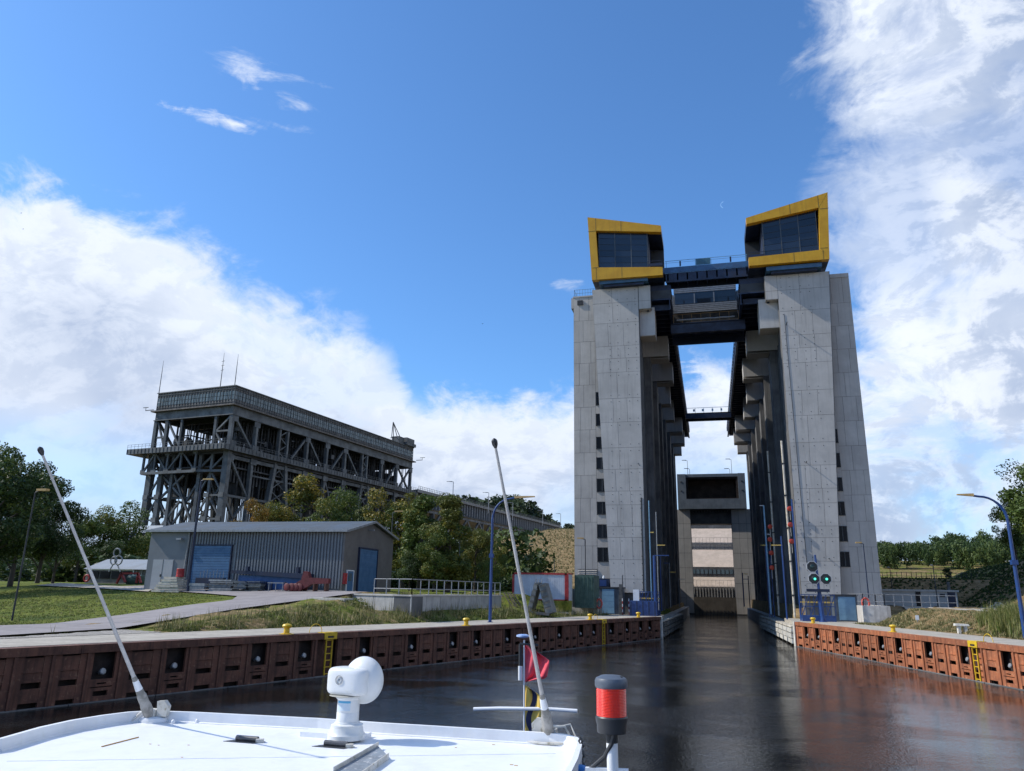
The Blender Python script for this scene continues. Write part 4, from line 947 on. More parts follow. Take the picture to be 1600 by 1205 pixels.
MB().box(-43.3, -36.6, 64.9, 65.7, 4.7, 5.95).build('box_body', mat('container_blue', (.02, .09, .26), (.015, .07, .2), .5, 1.), t)
MB().prism([(-43.9, 64.5, 6.4), (-35.9, 64.5, 6.15), (-35.9, 64.5, 5.7), (-43.9, 64.5, 6.1)], (0, 1.3, 0)).build('lid', navy, t)
for x in (-42.5, -37.2): MB().box(x-.13, x+.13, 64.9, 65.2, 6.2, 6.75).build('lifting_lug', navy, t)
for x in (-40.0, -39.4, -38.0, -36.4): MB().box(x-.06, x+.06, 64.3, 64.5, 4.6, 5.4).build('support', navy, t)
t = thing('pipe_spools', 'row of dark red pipe spools beside the red machine', 'pipes', (-36.3, 63.6, 4.6))
for i in range(4): MB().lathe((-37.0+i*.42, 63.3, 4.95), [(.28, -.28), (.34, -.25), (.34, -.2), (.2, -.18), (.2, .5), (.34, .52), (.34, .6), (.28, .62)], 14, (.15, 1, 0)).build('spool', mat('maroon_paint', (.13, .016, .018), (.09, .012, .014), .6, 3.), t, True)
t = thing('trestle', 'small white topped trestle left of the red pipe spools', 'trestle', (-38.3, 63.4, 4.6))
MB().box(-39.1, -37.5, 63.2, 63.9, 5.25, 5.33).build('top', steel_light, t)
for x in (-39.0, -38.3, -37.6): MB().box(x, x+.06, 63.25, 63.31, 4.5, 5.25).build('leg', steel_light, t)
t = thing('hoist_arm', 'dark red steel hoist arm lying at the warehouse corner', 'machine', (-34.6, 63.4, 4.6))
MB().prism([(-36.2, 63.1, 4.7), (-35.4, 63.1, 4.8), (-34.6, 63.1, 5.25), (-33.0, 63.1, 5.3), (-33.0, 63.1, 5.75), (-34.9, 63.1, 5.8), (-35.1, 63.1, 6.3), (-35.5, 63.1, 6.35), (-35.7, 63.1, 5.6), (-36.2, 63.1, 5.3)], (0, .5, 0)).build('arm', mat('maroon_paint', (.13, .016, .018), (.09, .012, .014), .6, 3.), t)
for x in (-34.4, -33.3): MB().box(x, x+.12, 63.0, 63.7, 4.5, 5.28).build('stand', rust_dark, t)
# low building with the ring sculpture, far left
t = thing('workshop', 'long low pale workshop left of the warehouse', 'building', (-82, 95, 4.6))
lo, hi = onY(133, 905, 92), onY(225, 905, 92)
MB().box(lo[0], hi[0]+8, 92, 99, 4.2, 6.9).build('wall', cladding_brown, t)
MB().prism([(lo[0]-.3, 91.7, 6.9), (lo[0]-.3, 96, 8.4), (lo[0]-.3, 99.3, 6.9)], (22, 0, 0)).build('roof', mat('pale_roof', (.25, .27, .29), (.20, .22, .24), .6, .5), t)
w_ = lo[0]
for i in range(4): MB().box(w_+.6+i*1.9, w_+2.2+i*1.9, 91.9, 92.02, 5.6, 6.6).build('window', glass_dark, t)
MB().box(w_, w_+8, 91.86, 91.98, 6.75, 6.95).box(w_+7.9, w_+8.05, 91.86, 91.98, 4.4, 6.9).build('white_trim', white, t)
for i in range(14): MB().box(w_+8.4+i*.9, w_+8.5+i*.9, 91.9, 92.0, 4.4, 6.85).build('wall_seam', steel_light, t)
t = thing('ring_sculpture', 'pale rings mounted on the roof ridge of the low workshop', 'sculpture', tuple(onY(180, 882, 91)))
c = onY(180, 882, 91)
def ring(c, r): return [(c[0]+r*math.cos(a), c[1], c[2]+r*math.sin(a)) for a in np.linspace(0, 2*math.pi, 17)]
for dx, dz, r in ((0, 1.6, .55), (-.35, .5, .5), (.45, .55, .6)): MB().tube(ring((c[0]+dx, c[1], c[2]+dz), r), .1, 6).build('ring', steel_light, t, True)
for dx in (-.9, 1.0): MB().bar((c[0]+dx*.3, c[1], c[2]+.1), (c[0]+dx, c[1], c[2]-1.0), .12).build('leg', steel_light, t)
t = thing('red_trestle', 'rusty red steel trestle frame in the grass by the workshop', 'frame', tuple(onY(195, 903, 84)))
pa = [onY(182, 912, 84), onY(190, 896, 84), onY(196, 910, 84), onY(216, 896, 84), onY(220, 911, 84), onY(213, 911, 84)]
for i, j in ((0, 1), (1, 2), (1, 3), (3, 4), (3, 5)): MB().bar(pa[i], pa[j], .22).build('beam', red, t)
c = onY(210, 907, 85); t = thing('green_tank', 'dark green drum shaped tank beneath the red trestle', 'tank', tuple(c))
MB().lathe((c[0]-.9, c[1], c[2]), [(.5, 0), (.7, .1), (.7, 1.9), (.5, 2.0)], 16, (1, .1, 0)).build('tank_shell', green_metal, t, True)
c = onY(135, 906, 90); t = thing('lifebuoy_post', 'small red lifebuoy on a post before the low workshop', 'lifebuoy', (c[0], c[1], 4.5))
MB().tube(ring((c[0], c[1], 5.6), .42), .12, 8).build('ring', red, t, True); MB().box(c[0]-.04, c[0]+.04, c[1]+.1, c[1]+.18, 4.4, 6).build('post', steel_light, t)

# gabion wall and pale kerb across the dry slope beside the left tower
v0, v1, v2 = onY(862, 868, 232), onY(880, 850, 232), onY(905, 850, 232)
t = thing('gabion_wall', 'grey stone gabion wall across the dry slope beside the left tower', 'wall', tuple(v1))
zl, zh = float(onY(880, 870, 232)[2]), float(onY(880, 851, 232)[2])
for i in range(9): MB().box(v0[0]+i*1.9, v0[0]+i*1.9+1.85, 231.0+.1*(i % 2), 236, zl-1, zh-max(0, 3-i)*.9).build('gabion', stone, t)
v = onY(865, 828, 262); t = thing('hilltop_parapet', 'thin pale parapet on the hill crest beside the left tower', 'wall', tuple(v))
MB().box(v[0], v[0]+16, 262, 262.4, float(v[2])-1.5, float(v[2])+.2).build('parapet', white_old, t)
# ---------------------------------------------------------------- retaining wall with railing, left bank
def railing(name, label, pts, zf, h=1.25, step=1.6, mt=steel_light, rails=(.45, 1.22), group=None):
    r = thing(name, label, 'railing', (pts[0][0], pts[0][1], zf(*pts[0])), group)
    for p, q in zip(pts, pts[1:]):
        p = Vector(p); q = Vector(q); n = max(1, round((q-p).length/step))
        P = [p+(q-p)*i/n for i in range(n+1)]
        for u in P: z = zf(u.x, u.y); MB().bar((u.x, u.y, z-.05), (u.x, u.y, z+h), .07).build('post', mt, r)
        for z in rails:
            MB().tube([(u.x, u.y, zf(u.x, u.y)+z) for u in P], .035, 6).build('rail', mt, r, True)
    return r
tw = thing('retaining_wall', 'pale precast concrete retaining wall under the galvanised railing on the left bank', 'wall', (WC[0], WC[1], 2.8))
def wallrun(A, B, z1, n):
    A = np.array(A); B = np.array(B); d = (B-A)/np.linalg.norm(B-A); L = np.linalg.norm(B-A); nn = np.array([-d[1], d[0]])
    fr = (A, d, nn)
    MB().fbox(fr, 0, L, .10, 1.6, 1.5, z1-.02).build('wall_core', concrete_joint, tw)
    for i in range(n): MB().fbox(fr, L*i/n+.02, L*(i+1)/n-.02, -.02*random.random(), .12, 1.8, z1-.14).build('wall_panel', mat('wall_panel_pale', (.44, .43, .41), (.33, .325, .31), .85, .8, .006, rv=.1, streak=.6), tw)
    MB().fbox(fr, -.05, L+.05, -.08, 1.7, z1-.13, z1).build('coping', concrete, tw)
wallrun((-33.0, 61.9), (WC[0], WC[1]), 4.53, 5); wallrun((WC[0], WC[1]), (WE[0], WE[1]), 4.53, 15)
railing('guard_railing', 'galvanised railing along the retaining wall on the left bank', [(-27.6, 61.0), (WC[0]-.1, WC[1]+.25), (WE[0]-.15, WE[1])], lambda x, y: 4.53)
t = thing('concrete_block', 'weathered concrete outlet slab half buried in the grass bank', 'slab', (-28.3, 56.6, 3.9))
MB().bar((-30.6, 56.6, 4.05), (-27.4, 56.0, 4.05), 1.2, .28).build('slab', concrete, t); MB().bar((-30.4, 56.7, 3.7), (-27.6, 56.1, 3.7), .8, .5).build('slab_foot', concrete_dark, t)
# container
p0, p1 = onY(800, 936, 88), onY(890, 938, 88); zc_ = 4.0
t = thing('site_container', 'white corrugated site container with red frame on the left bank', 'container', ((p0[0]+p1[0])/2, 89, zc_))
a, b = float(p0[0]), float(p1[0]); h = 3.05
MB().box(a+.1, b-.1, 88.1, 90.4, zc_, zc_+h-.1).build('wall', mat('container_white', (.62, .64, .68), (.52, .54, .58), .45, 1., streak=.2), t)
for i in range(30): MB().box(a+.3+i*(b-a-.6)/30, a+.3+i*(b-a-.6)/30+.1, 88.04, 88.12, zc_+.12, zc_+h-.2).build('corrugation', MATS['container_white'], t)
M = MB()
for x in (a, b-.55): M.box(x, x+.22, 87.98, 88.2, zc_, zc_+h)
M.box(b-.35, b-.12, 87.98, 88.2, zc_, zc_+h); M.box(a, b-.3, 87.98, 88.2, zc_+h-.2, zc_+h); M.box(a, b-.3, 87.98, 88.2, zc_, zc_+.12); M.box(a, b, 88.2, 90.5, zc_+h-.12, zc_+h)
M.build('red_frame', red, t)
t = thing('green_container', 'green metal container just behind the white one', 'container', (b+1, 92, 4))
MB().box(b+.15, b+2.4, 90.5, 95, 3.2, zc_+h-.15).build('wall', green_metal, t)
for i in range(5): MB().box(b+.3+i*.45, b+.42+i*.45, 90.42, 90.52, 3.4, zc_+h-.3).build('corrugation', green_metal, t)
# leaning gate halves (A frame)
t = thing('stoplog_frame', 'pair of grey steel gate panels propped into an A shape on the bank', 'gate panels', tuple(onY(842, 962, 77.5)))
yA = 77.5; g3 = lambda px, py, dy=0: Vector(onY(px, py, yA+dy))
def slab(q, th_, nm, mt):
    M = MB(); e = Vector((0, th_, 0)); M.prism(q, e); return M.build(nm, mt, t)
slab([g3(841, 913), g3(851, 911), g3(864, 957), g3(853, 961)], 2.0, 'gate_panel', mat('gate_panel', (.20, .21, .20), (.14, .15, .145), .7, 1., streak=.4))
slab([g3(835, 910), g3(841, 910), g3(829, 958), g3(822, 959)], 2.0, 'gate_panel', MATS['gate_panel'])
for k in range(6):
    u = k/5; MB().bar(g3(836-13*u, 912+46*u, -.1), g3(842-12*u, 912+46*u, -.1), .14).build('stiffener', steel, t)
    MB().bar(g3(842+11*u, 915+44*u, -.1), g3(851+12*u, 913+43*u, -.1), .12).build('stiffener', steel, t)
MB().bar(g3(824, 957, -.15), g3(858, 960, -.15), .25).build('base_beam', steel, t)
for x in (837, 841, 846): MB().tube([g3(x, 911), g3(x+1, 905)], .05, 6).build('lifting_eye', steel_light, t)
for i in range(2):
    t2 = thing('dark_ladder', 'dark wooden ladder lying on the grass bank, '+('left' if i == 0 else 'right')+' one of the pair', 'ladder', tuple(onY(795+i*9, 945, 80)))
    A_, B_ = Vector(onY(790+i*9, 931, 81)), Vector(onY(802+i*9, 950, 79)); z_ = lambda v: Vector((v.x, v.y, Hs(v.x, v.y)+.25))
    A_, B_ = z_(A_), z_(B_)
    for s in (-.2, .2): MB().bar(A_+Vector((s, 0, 0)), B_+Vector((s, 0, 0)), .08).build('rail', bark, t2)
    for k in range(8): MB().bar(A_+(B_-A_)*(k+.5)/8-Vector((.2, 0, 0)), A_+(B_-A_)*(k+.5)/8+Vector((.2, 0, 0)), .06).build('rung', bark, t2)
# ---------------------------------------------------------------- forecourt things, left
def on(px, py, z=2.4): v = onZ(px, py, z); return float(v[0]), float(v[1])
def hut(name, label, x0, x1, y, h, doorx, glow=False):
    t = thing(name, label, 'cabin', ((x0+x1)/2, y+1, 2.4))
    MB().box(x0, x1, y, y+2.6, 2.35, 2.4+h).build('wall', mat('hut_wall', (.075, .095, .12), (.06, .075, .095), .5, 1.), t)
    MB().box(x0-.12, x1+.12, y-.15, y+2.7, 2.4+h, 2.4+h+.14).build('roof', steel_dark, t)
    d = MB().box(doorx[0], doorx[1], y-.06, y, 2.5, 2.4+h-.12).build('door', blue_pale, t)
    for i in range(4): MB().box(doorx[0]+.04, doorx[1]-.04, y-.085, y-.06, 2.55+(h-.3)*i/4, 2.55+(h-.3)*(i+1)/4-.04).build('door_panel', blue_pale, d)
    return t
YH = 97.
hx = [float(onY(px, 940, YH)[0]) for px in (935, 941, 960, 973)]
hut('equipment_cabin', 'pale blue fronted steel cabin beside the left tower', hx[0], hx[3], YH, float(onY(950, 919, YH)[2])-2.4, (hx[1], hx[2]))
hx = [float(onY(px, 945, 93)[0]) for px in (1303, 1310, 1337, 1340)]
hut('equipment_cabin', 'dark sided steel cabin with blue door on the right forecourt', hx[0], hx[3], 93, float(onY(1320, 931, 93)[2])-2.4, (hx[1], hx[2]))
gx = [float(onY(px, 940, 96)[0]) for px in (967, 973)]
t = thing('grating_screen', 'tall dark grating screen right of the left cabin', 'screen', (gx[0], 96.5, 2.4))
MB().box(gx[0], gx[1], 96.3, 96.4, 2.4, float(onY(970, 913, 96)[2])).build('mesh_panel', grille, t); MB().box(gx[1]-.06, gx[1]+.02, 96.25, 96.45, 2.4, 7).build('post', steel_dark, t)
gx = [float(onY(px, 930, 94)[0]) for px in (894, 934)]
t = thing('screen_fence', 'grey glazed screen fence in front of the left tower louvre', 'fence', (gx[0], 94, 2.4))
zt_ = float(onY(910, 919, 94)[2])
for i in range(7):
    x = gx[0]+(gx[1]-gx[0])*i/7; w = (gx[1]-gx[0])/7
    MB().box(x+.04, x+w-.04, 94.05, 94.1, 3.2, zt_-.1).build('fence_panel', steel if i not in (3, 5) else glass_pale, t); MB().box(x-.04, x+.04, 94, 94.14, 2.4, zt_).build('post', steel_light, t)
MB().box(gx[0], gx[1], 93.95, 94.3, 2.4, 3.2).build('plinth', concrete, t)
def lifebuoy(x, y, z, label):
    t = thing('lifebuoy', label, 'lifebuoy', (x, y, z)); 
    MB().tube([(x+.34*math.cos(a), y, z+1.1+.5*math.sin(a)) for a in np.linspace(0, 2*math.pi, 19)], .11, 8).build('ring', mat('lifebuoy_red', (.62, .10, .07), (.5, .08, .06), .5, 3.), t, True)
    MB().box(x-.05, x+.05, y+.12, y+.2, z, z+1.9).build('post', steel_light, t)
x = float(onY(936, 945, 93)[0]); lifebuoy(x, 93, 2.6, 'red lifebuoy on a post left of the pale blue cabin')
x = float(onY(1354, 955, 90)[0]); lifebuoy(x, 90, 3.3, 'red lifebuoy against the white wall block on the right forecourt')
x0, x1 = float(onY(933, 914, 100.9)[0]), float(onY(953, 914, 100.9)[0])
t = thing('control_cabinet', 'dark blue box with a white lamp at the foot of the left window strip', 'cabinet', (x0, 101, 5))
zb_, zt2 = float(onY(940, 919, 100.9)[2]), float(onY(940, 904, 100.9)[2])
MB().box(x0, x1, 100.6, 101.4, zb_, zt2).build('body', navy, t); MB().box(x0+.4, x1-.4, 100.52, 100.6, zb_+.25, zt2-.2).build('panel', mat('screen_blue', (.02, .05, .16), None, .3), t)
MB().lathe((x0+.9, 100.7, zt2), [(.15, 0), (.18, .15), (.1, .35)], 12).build('lamp', white, t, True)
t = thing('blue_tank', 'blue steel tank with a white cabinet at the end of the left quay', 'tank', (-8.2, 95, 2.4))
MB().box(-9.6, -6.4, 94.3, 96.4, 2.4, 4.1).build('tank_body', blue, t); MB().box(-9.2, -8.5, 94.6, 95.2, 4.1, 5.4).build('cabinet', white, t)
for i in range(5): MB().box(-9.5+i*.7, -9.42+i*.7, 94.22, 94.3, 2.45, 4.05).build('rib', navy, t)
for px, nm in ((973, 'left'), (983, 'right')):
    x, y = on(px, 961); t = thing('marker_post', 'thin red and white banded post before the left tower, the '+nm+' one', 'post', (x, y, 2.4))
    for i in range(6): MB().tube([(x, y, 2.4+i*.32), (x, y, 2.4+i*.32+.32)], .05, 6).build('band', white if i % 2 else red, t)
# ---------------------------------------------------------------- lamps
def curved_lamp(base, h, reach, label, dirx=1, r=.12, rise=1.9, zb=None, mtp=None, head=1.1):
    x, y = base; z = zb if zb is not None else 2.42; m_ = mtp or blue
    t = thing('street_lamp', label, 'street lamp', (x, y, z), 'curved street lamps along the canal')
    k = h-rise; MB().tube([(x, y, z), (x, y, z+k*.45), (x, y, z+k)], [r*1.15, r, r*.8], 10).build('pole', m_, t, True)
    A = [(x+dirx*reach*.62*(1-math.cos(q)), y, z+k+rise*.93*math.sin(q)) for q in np.linspace(0, math.pi/2, 9)]+[(x+dirx*reach*.75, y, z+k+rise*.96)]
    MB().tube(A, [r*.75]*5+[r*.6]*5, 8).build('curved_arm', m_, t, True)
    hx = x+dirx*reach*.75; M = MB()
    M.hexa([(hx, y-.16, z+h-.12), (hx+dirx*head, y-.12, z+h-.02), (hx+dirx*head, y+.12, z+h-.02), (hx, y+.16, z+h-.12)] if dirx > 0 else [(hx-head, y-.12, z+h-.02), (hx, y-.16, z+h-.12), (hx, y+.16, z+h-.12), (hx-head, y+.12, z+h-.02)],
           [(hx, y-.14, z+h+.08), (hx+dirx*head, y-.10, z+h+.06), (hx+dirx*head, y+.10, z+h+.06), (hx, y+.14, z+h+.08)] if dirx > 0 else [(hx-head, y-.10, z+h+.06), (hx, y-.14, z+h+.08), (hx, y+.14, z+h+.08), (hx-head, y+.10, z+h+.06)])
    M.build('lamp_head', mat('lamp_ochre', (.50, .33, .12), (.40, .26, .1), .5, 4.), t)
    MB().box(x-.2, x+.2, y-.2, y+.2, z-.01, z+.05).build('base_plate', m_, t); MB().box(x-r*1.5, x+r*1.5, y-r*1.5, y+r*1.5, z+k*.62, z+k*.66).build('collar', m_, t)
    return t
curved_lamp((-18.0, 63.2), 10.35, 2.6, 'tall blue lamp post with curved neck on the left quay', 1, head=1.75)
t = curved_lamp((20.46, 60.93), 9.75, 2.6, 'tall blue lamp post with long curved neck at the right edge', -1, zb=2.5, r=.13, head=1.05)
def straight_lamp(px, pyb, pyt, y, label, mtp=steel, lean=0., arm=.5, gold=True, r=.07, group='slim lamp posts'):
    b_ = onY(px, pyb, y); tp = onY(px, pyt, y); x = float(b_[0]); z0 = float(b_[2]); z1 = float(tp[2])
    t = thing('street_lamp', label, 'street lamp', (x, y, z0), group)
    MB().tube([(x, y, z0-.3), (x, y, z1)], [r, r*.7], 8).build('pole', mtp, t, True)
    MB().tube([(x, y, z1), (x+arm, y, z1+.12)], r*.6, 6).build('arm', mtp, t, True)
    MB().box(min(x+arm*.3, x+arm*1.6), max(x+arm*.3, x+arm*1.6), y-.14, y+.14, z1+.08, z1+.22).build('lamp_head', MATS['lamp_ochre'] if gold else steel_light, t)
    return t
straight_lamp(293, 924, 752, 63.5, 'blue lamp post in front of the left blue roller door of the warehouse', navy, arm=.8, r=.13)
straight_lamp(20, 962, 770, 40, 'thin dark lamp post at the left edge before the dark trees', steel_dark, arm=.6, r=.06)
straight_lamp(716, 912, 842, 86, 'lamp post with orange head before the trees right of the warehouse', steel, arm=.5)
straight_lamp(608, 900, 801, 90, 'lamp post whose orange head shows above the warehouse gable', steel, arm=.9)
straight_lamp(915, 925, 843, 92, 'slim lamp post before the left outer tower', steel_dark, arm=-.6)
straight_lamp(1357, 930, 850, 95, 'slim dark lamp post before the right outer tower', navy, arm=-.5)
straight_lamp(1466, 950, 885, 104, 'dark lamp post beside the low service building', steel_dark, arm=-.2, gold=False)
straight_lamp(1395, 930, 888, 125, 'far thin lamp post left on the shaded slope', steel_dark, arm=-.2, gold=False)
straight_lamp(866, 895, 875, 120, 'short lamp post on the dry slope above the white container', steel, arm=-.4)
straight_lamp(808, 895, 862, 125, 'lamp post at the foot of the dry slope beside the trees', steel, arm=.4)
for i, (px, b_, tp, w_) in enumerate(((707, 785, 753, 'first lamp post on the canal bridge, nearest the old lift'), (763, 795, 770, 'second lamp post on the canal bridge'), (801, 806, 786, 'third lamp post on the canal bridge, right of the whip aerial'), (848, 815, 798, 'fourth lamp post on the canal bridge'), (876, 824, 803, 'last lamp post at the hill end of the canal bridge'))):
    straight_lamp(px, b_+6, tp, 260+i*32, w_, steel_light, arm=-1.6, gold=False, r=.16, group='lamp posts on the canal bridge')
for px, py, w_ in ((1075, 720, 'thin mast on the upper gate, leftmost'), (1078, 733, 'short thin mast on the upper gate, left'), (1141, 733, 'short thin mast on the upper gate, right'), (1144, 718, 'thin mast on the upper gate, rightmost')):
    straight_lamp(px, 748, py, 211, w_, steel, arm=-.9, gold=False, r=.07, group='thin masts on the upper gate')
# blue masts and arms at the lift mouth
def mast(px, pyb, pyt, y, label, arms=(), r=.12, mt=blue, lattice=False):
    x = float(onY(px, pyb, y)[0]); z0 = max(2.0, float(onY(px, pyb, y)[2])); z1 = float(onY(px, pyt, y)[2])
    t = thing('blue_mast', label, 'mast', (x, y, z0), 'masts at the lift mouth')
    if lattice:
        for dx, dy in ((-.3, 0), (.3, 0), (0, .5)): MB().tube([(x+dx, y+dy, z0), (x+dx, y+dy, z1)], .06, 6).build('chord', mt, t)
        n = int((z1-z0)/.9); M = MB()
        for i in range(n): M.bar((x-.3 if i % 2 else x+.3, y, z0+i*.9), (x+.3 if i % 2 else x-.3, y, z0+(i+1)*.9), .05)
        M.build('lacing', mt, t)
    else: MB().tube([(x, y, z0), (x, y, z1)], r, 8).build('pole', mt, t, True)
    for (py, dpx, col) in arms:
        z = float(onY(px, py, y)[2]); dx = dpx*y/1180.
        a, b = sorted((x, x+dx)); MB().box(a, b, y-.06, y+.06, z-.06, z+.06).build('arm', col, t)
    return t
yel = mat('lamp_yellow', (.75, .52, .12), (.6, .4, .1), .5, 4.)
mast(1019, 962, 782, 98, 'slim pale mast left of the blue masts at the left of the lift mouth', ((832, 6, yel),), .07, blue_pale)
mast(1025, 965, 868, 97, 'thick blue mast with sideways arm at the left of the lift mouth', ((868, 22, blue),), .17)
mast(1030, 962, 800, 99, 'thin silver mast beside the thick blue mast on the left', ((852, 12, yel),), .06, steel_light)
mast(1034, 955, 870, 108, 'thin blue mast farther inside the lift mouth on the left', (), .09)
mast(1048, 950, 880, 118, 'silver mast with yellow lamp inside the left flank of the lift', ((894, 9, yel), (880, -8, blue)), .07, steel_light)
mast(1062, 948, 905, 140, 'far silver mast deep inside the left flank', ((905, 9, steel_light),), .07, steel_light)
mast(1207, 965, 852, 110, 'blue lattice mast on the right side of the lift mouth', ((852, -10, yel),), .1, blue, True)
mast(1230, 968, 838, 96, 'tall thin blue mast at the right of the lift mouth', ((852, -14, yel),), .09)
mast(1252, 972, 780, 92, 'tall blue mast nearest the white corner of the right quay', (), .10)
mast(1205, 960, 790, 104, 'tall silver mast high on the right flank of the lift', ((835, 6, steel_light), (790, -6, steel_light)), .1, blue_pale)
mast(1163, 948, 895, 150, 'far blue mast deep inside the right flank', ((905, 8, blue),), .1)
mast(1172, 950, 900, 140, 'far dark mast deep inside the right flank', ((897, -6, yel),), .08, navy)
for nm, base, w in (('left', (-8.9, 97.2), 2.6), ('right', (9.3, 90.2), 3.4)):
    t = thing('blue_gantry', 'blue steel railing platform at the '+nm+' of the lift mouth', 'platform', (base[0], base[1], 2.4))
    x0, y0 = base
    MB().box(x0, x0+w, y0, y0+2, 2.4, 3.0).build('deck', blue, t)
    for i in range(9): MB().box(x0+w*i/8-.03, x0+w*i/8+.03, y0, y0+.06, 3.0, 5.2).build('post', blue, t)
    for z in (3.9, 5.1): MB().box(x0, x0+w, y0-.02, y0+.04, z, z+.09).build('rail', blue, t)
    for i in range(4): MB().bar((x0+w*i/4, y0+.02, 3.0), (x0+w*(i+1)/4, y0+.02, 5.1), .08).build('brace', blue, t)
    MB().box(x0, x0+w, y0+.9, y0+1, 4.3, 4.45).build('barrier', yel, t)
for px, py, y in ((1234, 798, 99.4), (1233, 824, 99.4), (1236, 847, 99.4), (1203, 843, 110), (1204, 866, 110), (1206, 885, 110), (1206, 909, 110), (1208, 930, 110)):
    pass
lampred = mat('lamp_red', (.55, .06, .03), (.4, .04, .02), .5, 3.)
for i, (px, py, y) in enumerate(((1234, 795, 99.6), (1235, 820, 99.6), (1237, 846, 99.6), (1203, 823, 106), (1203, 843, 106), (1205, 864, 106), (1206, 887, 106))):
    v = onY(px, py, y); t = thing('signal_drum', 'small red drum '+('in the upper row near the tower corner, ' if i < 3 else 'in the inner row on the right flank, ')+('topmost' if i in (0, 3) else 'second from top' if i in (1, 4) else 'third from top' if i in (2, 5) else 'lowest'), 'red drum', tuple(v), 'red drums hung on the right flank')
    MB().lathe(v, [(.2, -.16), (.3, -.12), (.3, .12), (.2, .16)], 12, (.2, -1, 0)).build('drum_shell', lampred, t, True)
    MB().box(v[0]-.03, v[0]+.03, v[1], v[1]+.08, v[2]-1.4, v[2]+.2).build('hanger', wood_pale, t)
for px, y0_ in ((1236, 99.7), (1212, 107)):
    x = float(onY(px, 880, y0_)[0]); t = thing('riser_pipe', 'pale vertical riser pipe on the right flank, '+('outer' if y0_ < 100 else 'inner')+' one', 'pipe', (x, y0_, 3))
    MB().tube([(x, y0_+.3, 2.5), (x, y0_+.3, 24)], .13, 8).build('pipe', wood_pale, t, True)
    for i in range(5): MB().box(x-.2, x+.2, y0_+.1, y0_+.5, 5+i*4, 5.15+i*4).build('clamp', steel_dark, t)
# signal post with three octagonal lights
xs_, ys_ = 11.0, 88.6
t = thing('signal_post', 'blue signal post with three black octagonal lights, the lower two lit green', 'traffic signal', (xs_, ys_, 2.42))
MB().tube([(xs_+.15, ys_, 2.42), (xs_, ys_, 5.6)], [.24, .2], 10).build('pole', blue, t, True); MB().tube([(xs_, ys_, 5.6), (xs_-.1, ys_, 9.3)], [.15, .11], 10).build('upper_pole', blue, t, True)
MB().lathe((xs_+.15, ys_, 2.4), [(.42, 0), (.42, .06), (.26, .1), (.24, .5)], 14).build('foot', blue, t, True)
MB().box(9.75, 12.0, ys_-.45, ys_+.1, 5.45, 5.75).build('crossbar', navy, t)
gmat = bpy.data.materials.new('green_signal'); gmat.use_nodes = True; gg = G(gmat.node_tree)
gg.n('ShaderNodeOutputMaterial', {'Surface': gg.n('ShaderNodeEmission', {'Color': (.10, .9, .62, 1), 'Strength': 1.6})})
for cx, cz, on_ in ((10.5, 8.05, 0), (10.58, 6.8, 1), (11.75, 6.8, 1)):
    oc = [(cx+.62*math.cos(math.pi/8+k*math.pi/4), ys_-.16, cz+.62*math.sin(math.pi/8+k*math.pi/4)) for k in range(8)]
    l = MB().prism(oc, (0, .14, 0)).build('signal_light', mat('signal_rim', (.5, .5, .5), None, .5), t)
    oc2 = [(cx+.55*math.cos(math.pi/8+k*math.pi/4), ys_-.18, cz+.55*math.sin(math.pi/8+k*math.pi/4)) for k in range(8)]
    MB().prism(oc2, (0, .03, 0)).build('backboard', mat('signal_black', (.012, .016, .018), None, .35), l)
    MB().lathe((cx, ys_-.19, cz), [(.22, 0), (.24, .03), (.18, .06), (.05, .075)], 16, (0, -1, 0)).build('lens', mat('lens_dark', (.02, .05, .05), None, .15), l, True)
    MB().tube([(cx+.25*math.cos(a), ys_-.45, cz+.25*math.sin(a)) for a in np.linspace(.2, math.pi-.2, 9)], .02, 5).build('hood', black, l, True)
    if on_: MB().lathe((cx+.08, ys_-.275, cz-.02), [(.02, 0), (.13, .005), (.10, .03), (.02, .04)], 12, (0, -1, 0)).build('lit_lens', gmat, l, True)
for cx in (10.1, 11.8): MB().tube([(cx-.3, ys_-.2, 5.8), (cx-.3, ys_-.2, 6.3), (cx+.3, ys_-.2, 6.3), (cx+.3, ys_-.2, 5.8)], .02, 5).build('bracket', steel, t)
# ---------------------------------------------------------------- right bank
xw = [float(onY(px, 960, 89)[0]) for px in (1350, 1387)]
t = thing('white_wall_block', 'whitewashed concrete wing wall end on the right forecourt', 'wall', (xw[0], 90, 2.4))
MB().box(xw[0], xw[1], 89, 89.9, 2.3, 4.15).build('wall_face', mat('whitewash', (.58, .56, .52), (.45, .43, .40), .85, 1.5, streak=.4), t)
MB().prism([(xw[1]+.02, 89, 2.3), (xw[1]+.02, 99, 3.2), (xw[1]+.02, 99, 4.15), (xw[1]+.02, 89, 4.15)], (.3, 0, 0)).build('wing_wall', concrete, t)
MB().box(xw[0], xw[1], 89.9, 98, 2.3, 4.13).build('wall_core', concrete, t)
railing('guard_railing', 'galvanised railing on the white wing wall of the right forecourt', [(xw[0]+.1, 98), (xw[0]+.1, 89.3), (xw[1]-.1, 89.3), (xw[1]+.1, 95), (27.0, 99.5)], lambda x, y: 4.1, 1.25, 1.1)
x0, x1 = float(onY(1428, 940, 112)[0]), float(onY(1497, 940, 112)[0])
t = thing('service_building', 'low grey service building with blue door in the shade of the right hill', 'building', ((x0+x1)/2, 114, 3.9))
zt_ = float(onY(1470, 925, 112)[2])
MB().box(x0-4, x1, 112, 117, 3.2, zt_).build('wall', concrete, t); MB().box(x0-4.1, x1+.2, 111.8, 117.2, zt_, zt_+.25).build('roof', concrete_warm, t)
q = lambda px: float(onY(px, 940, 111.9)[0])
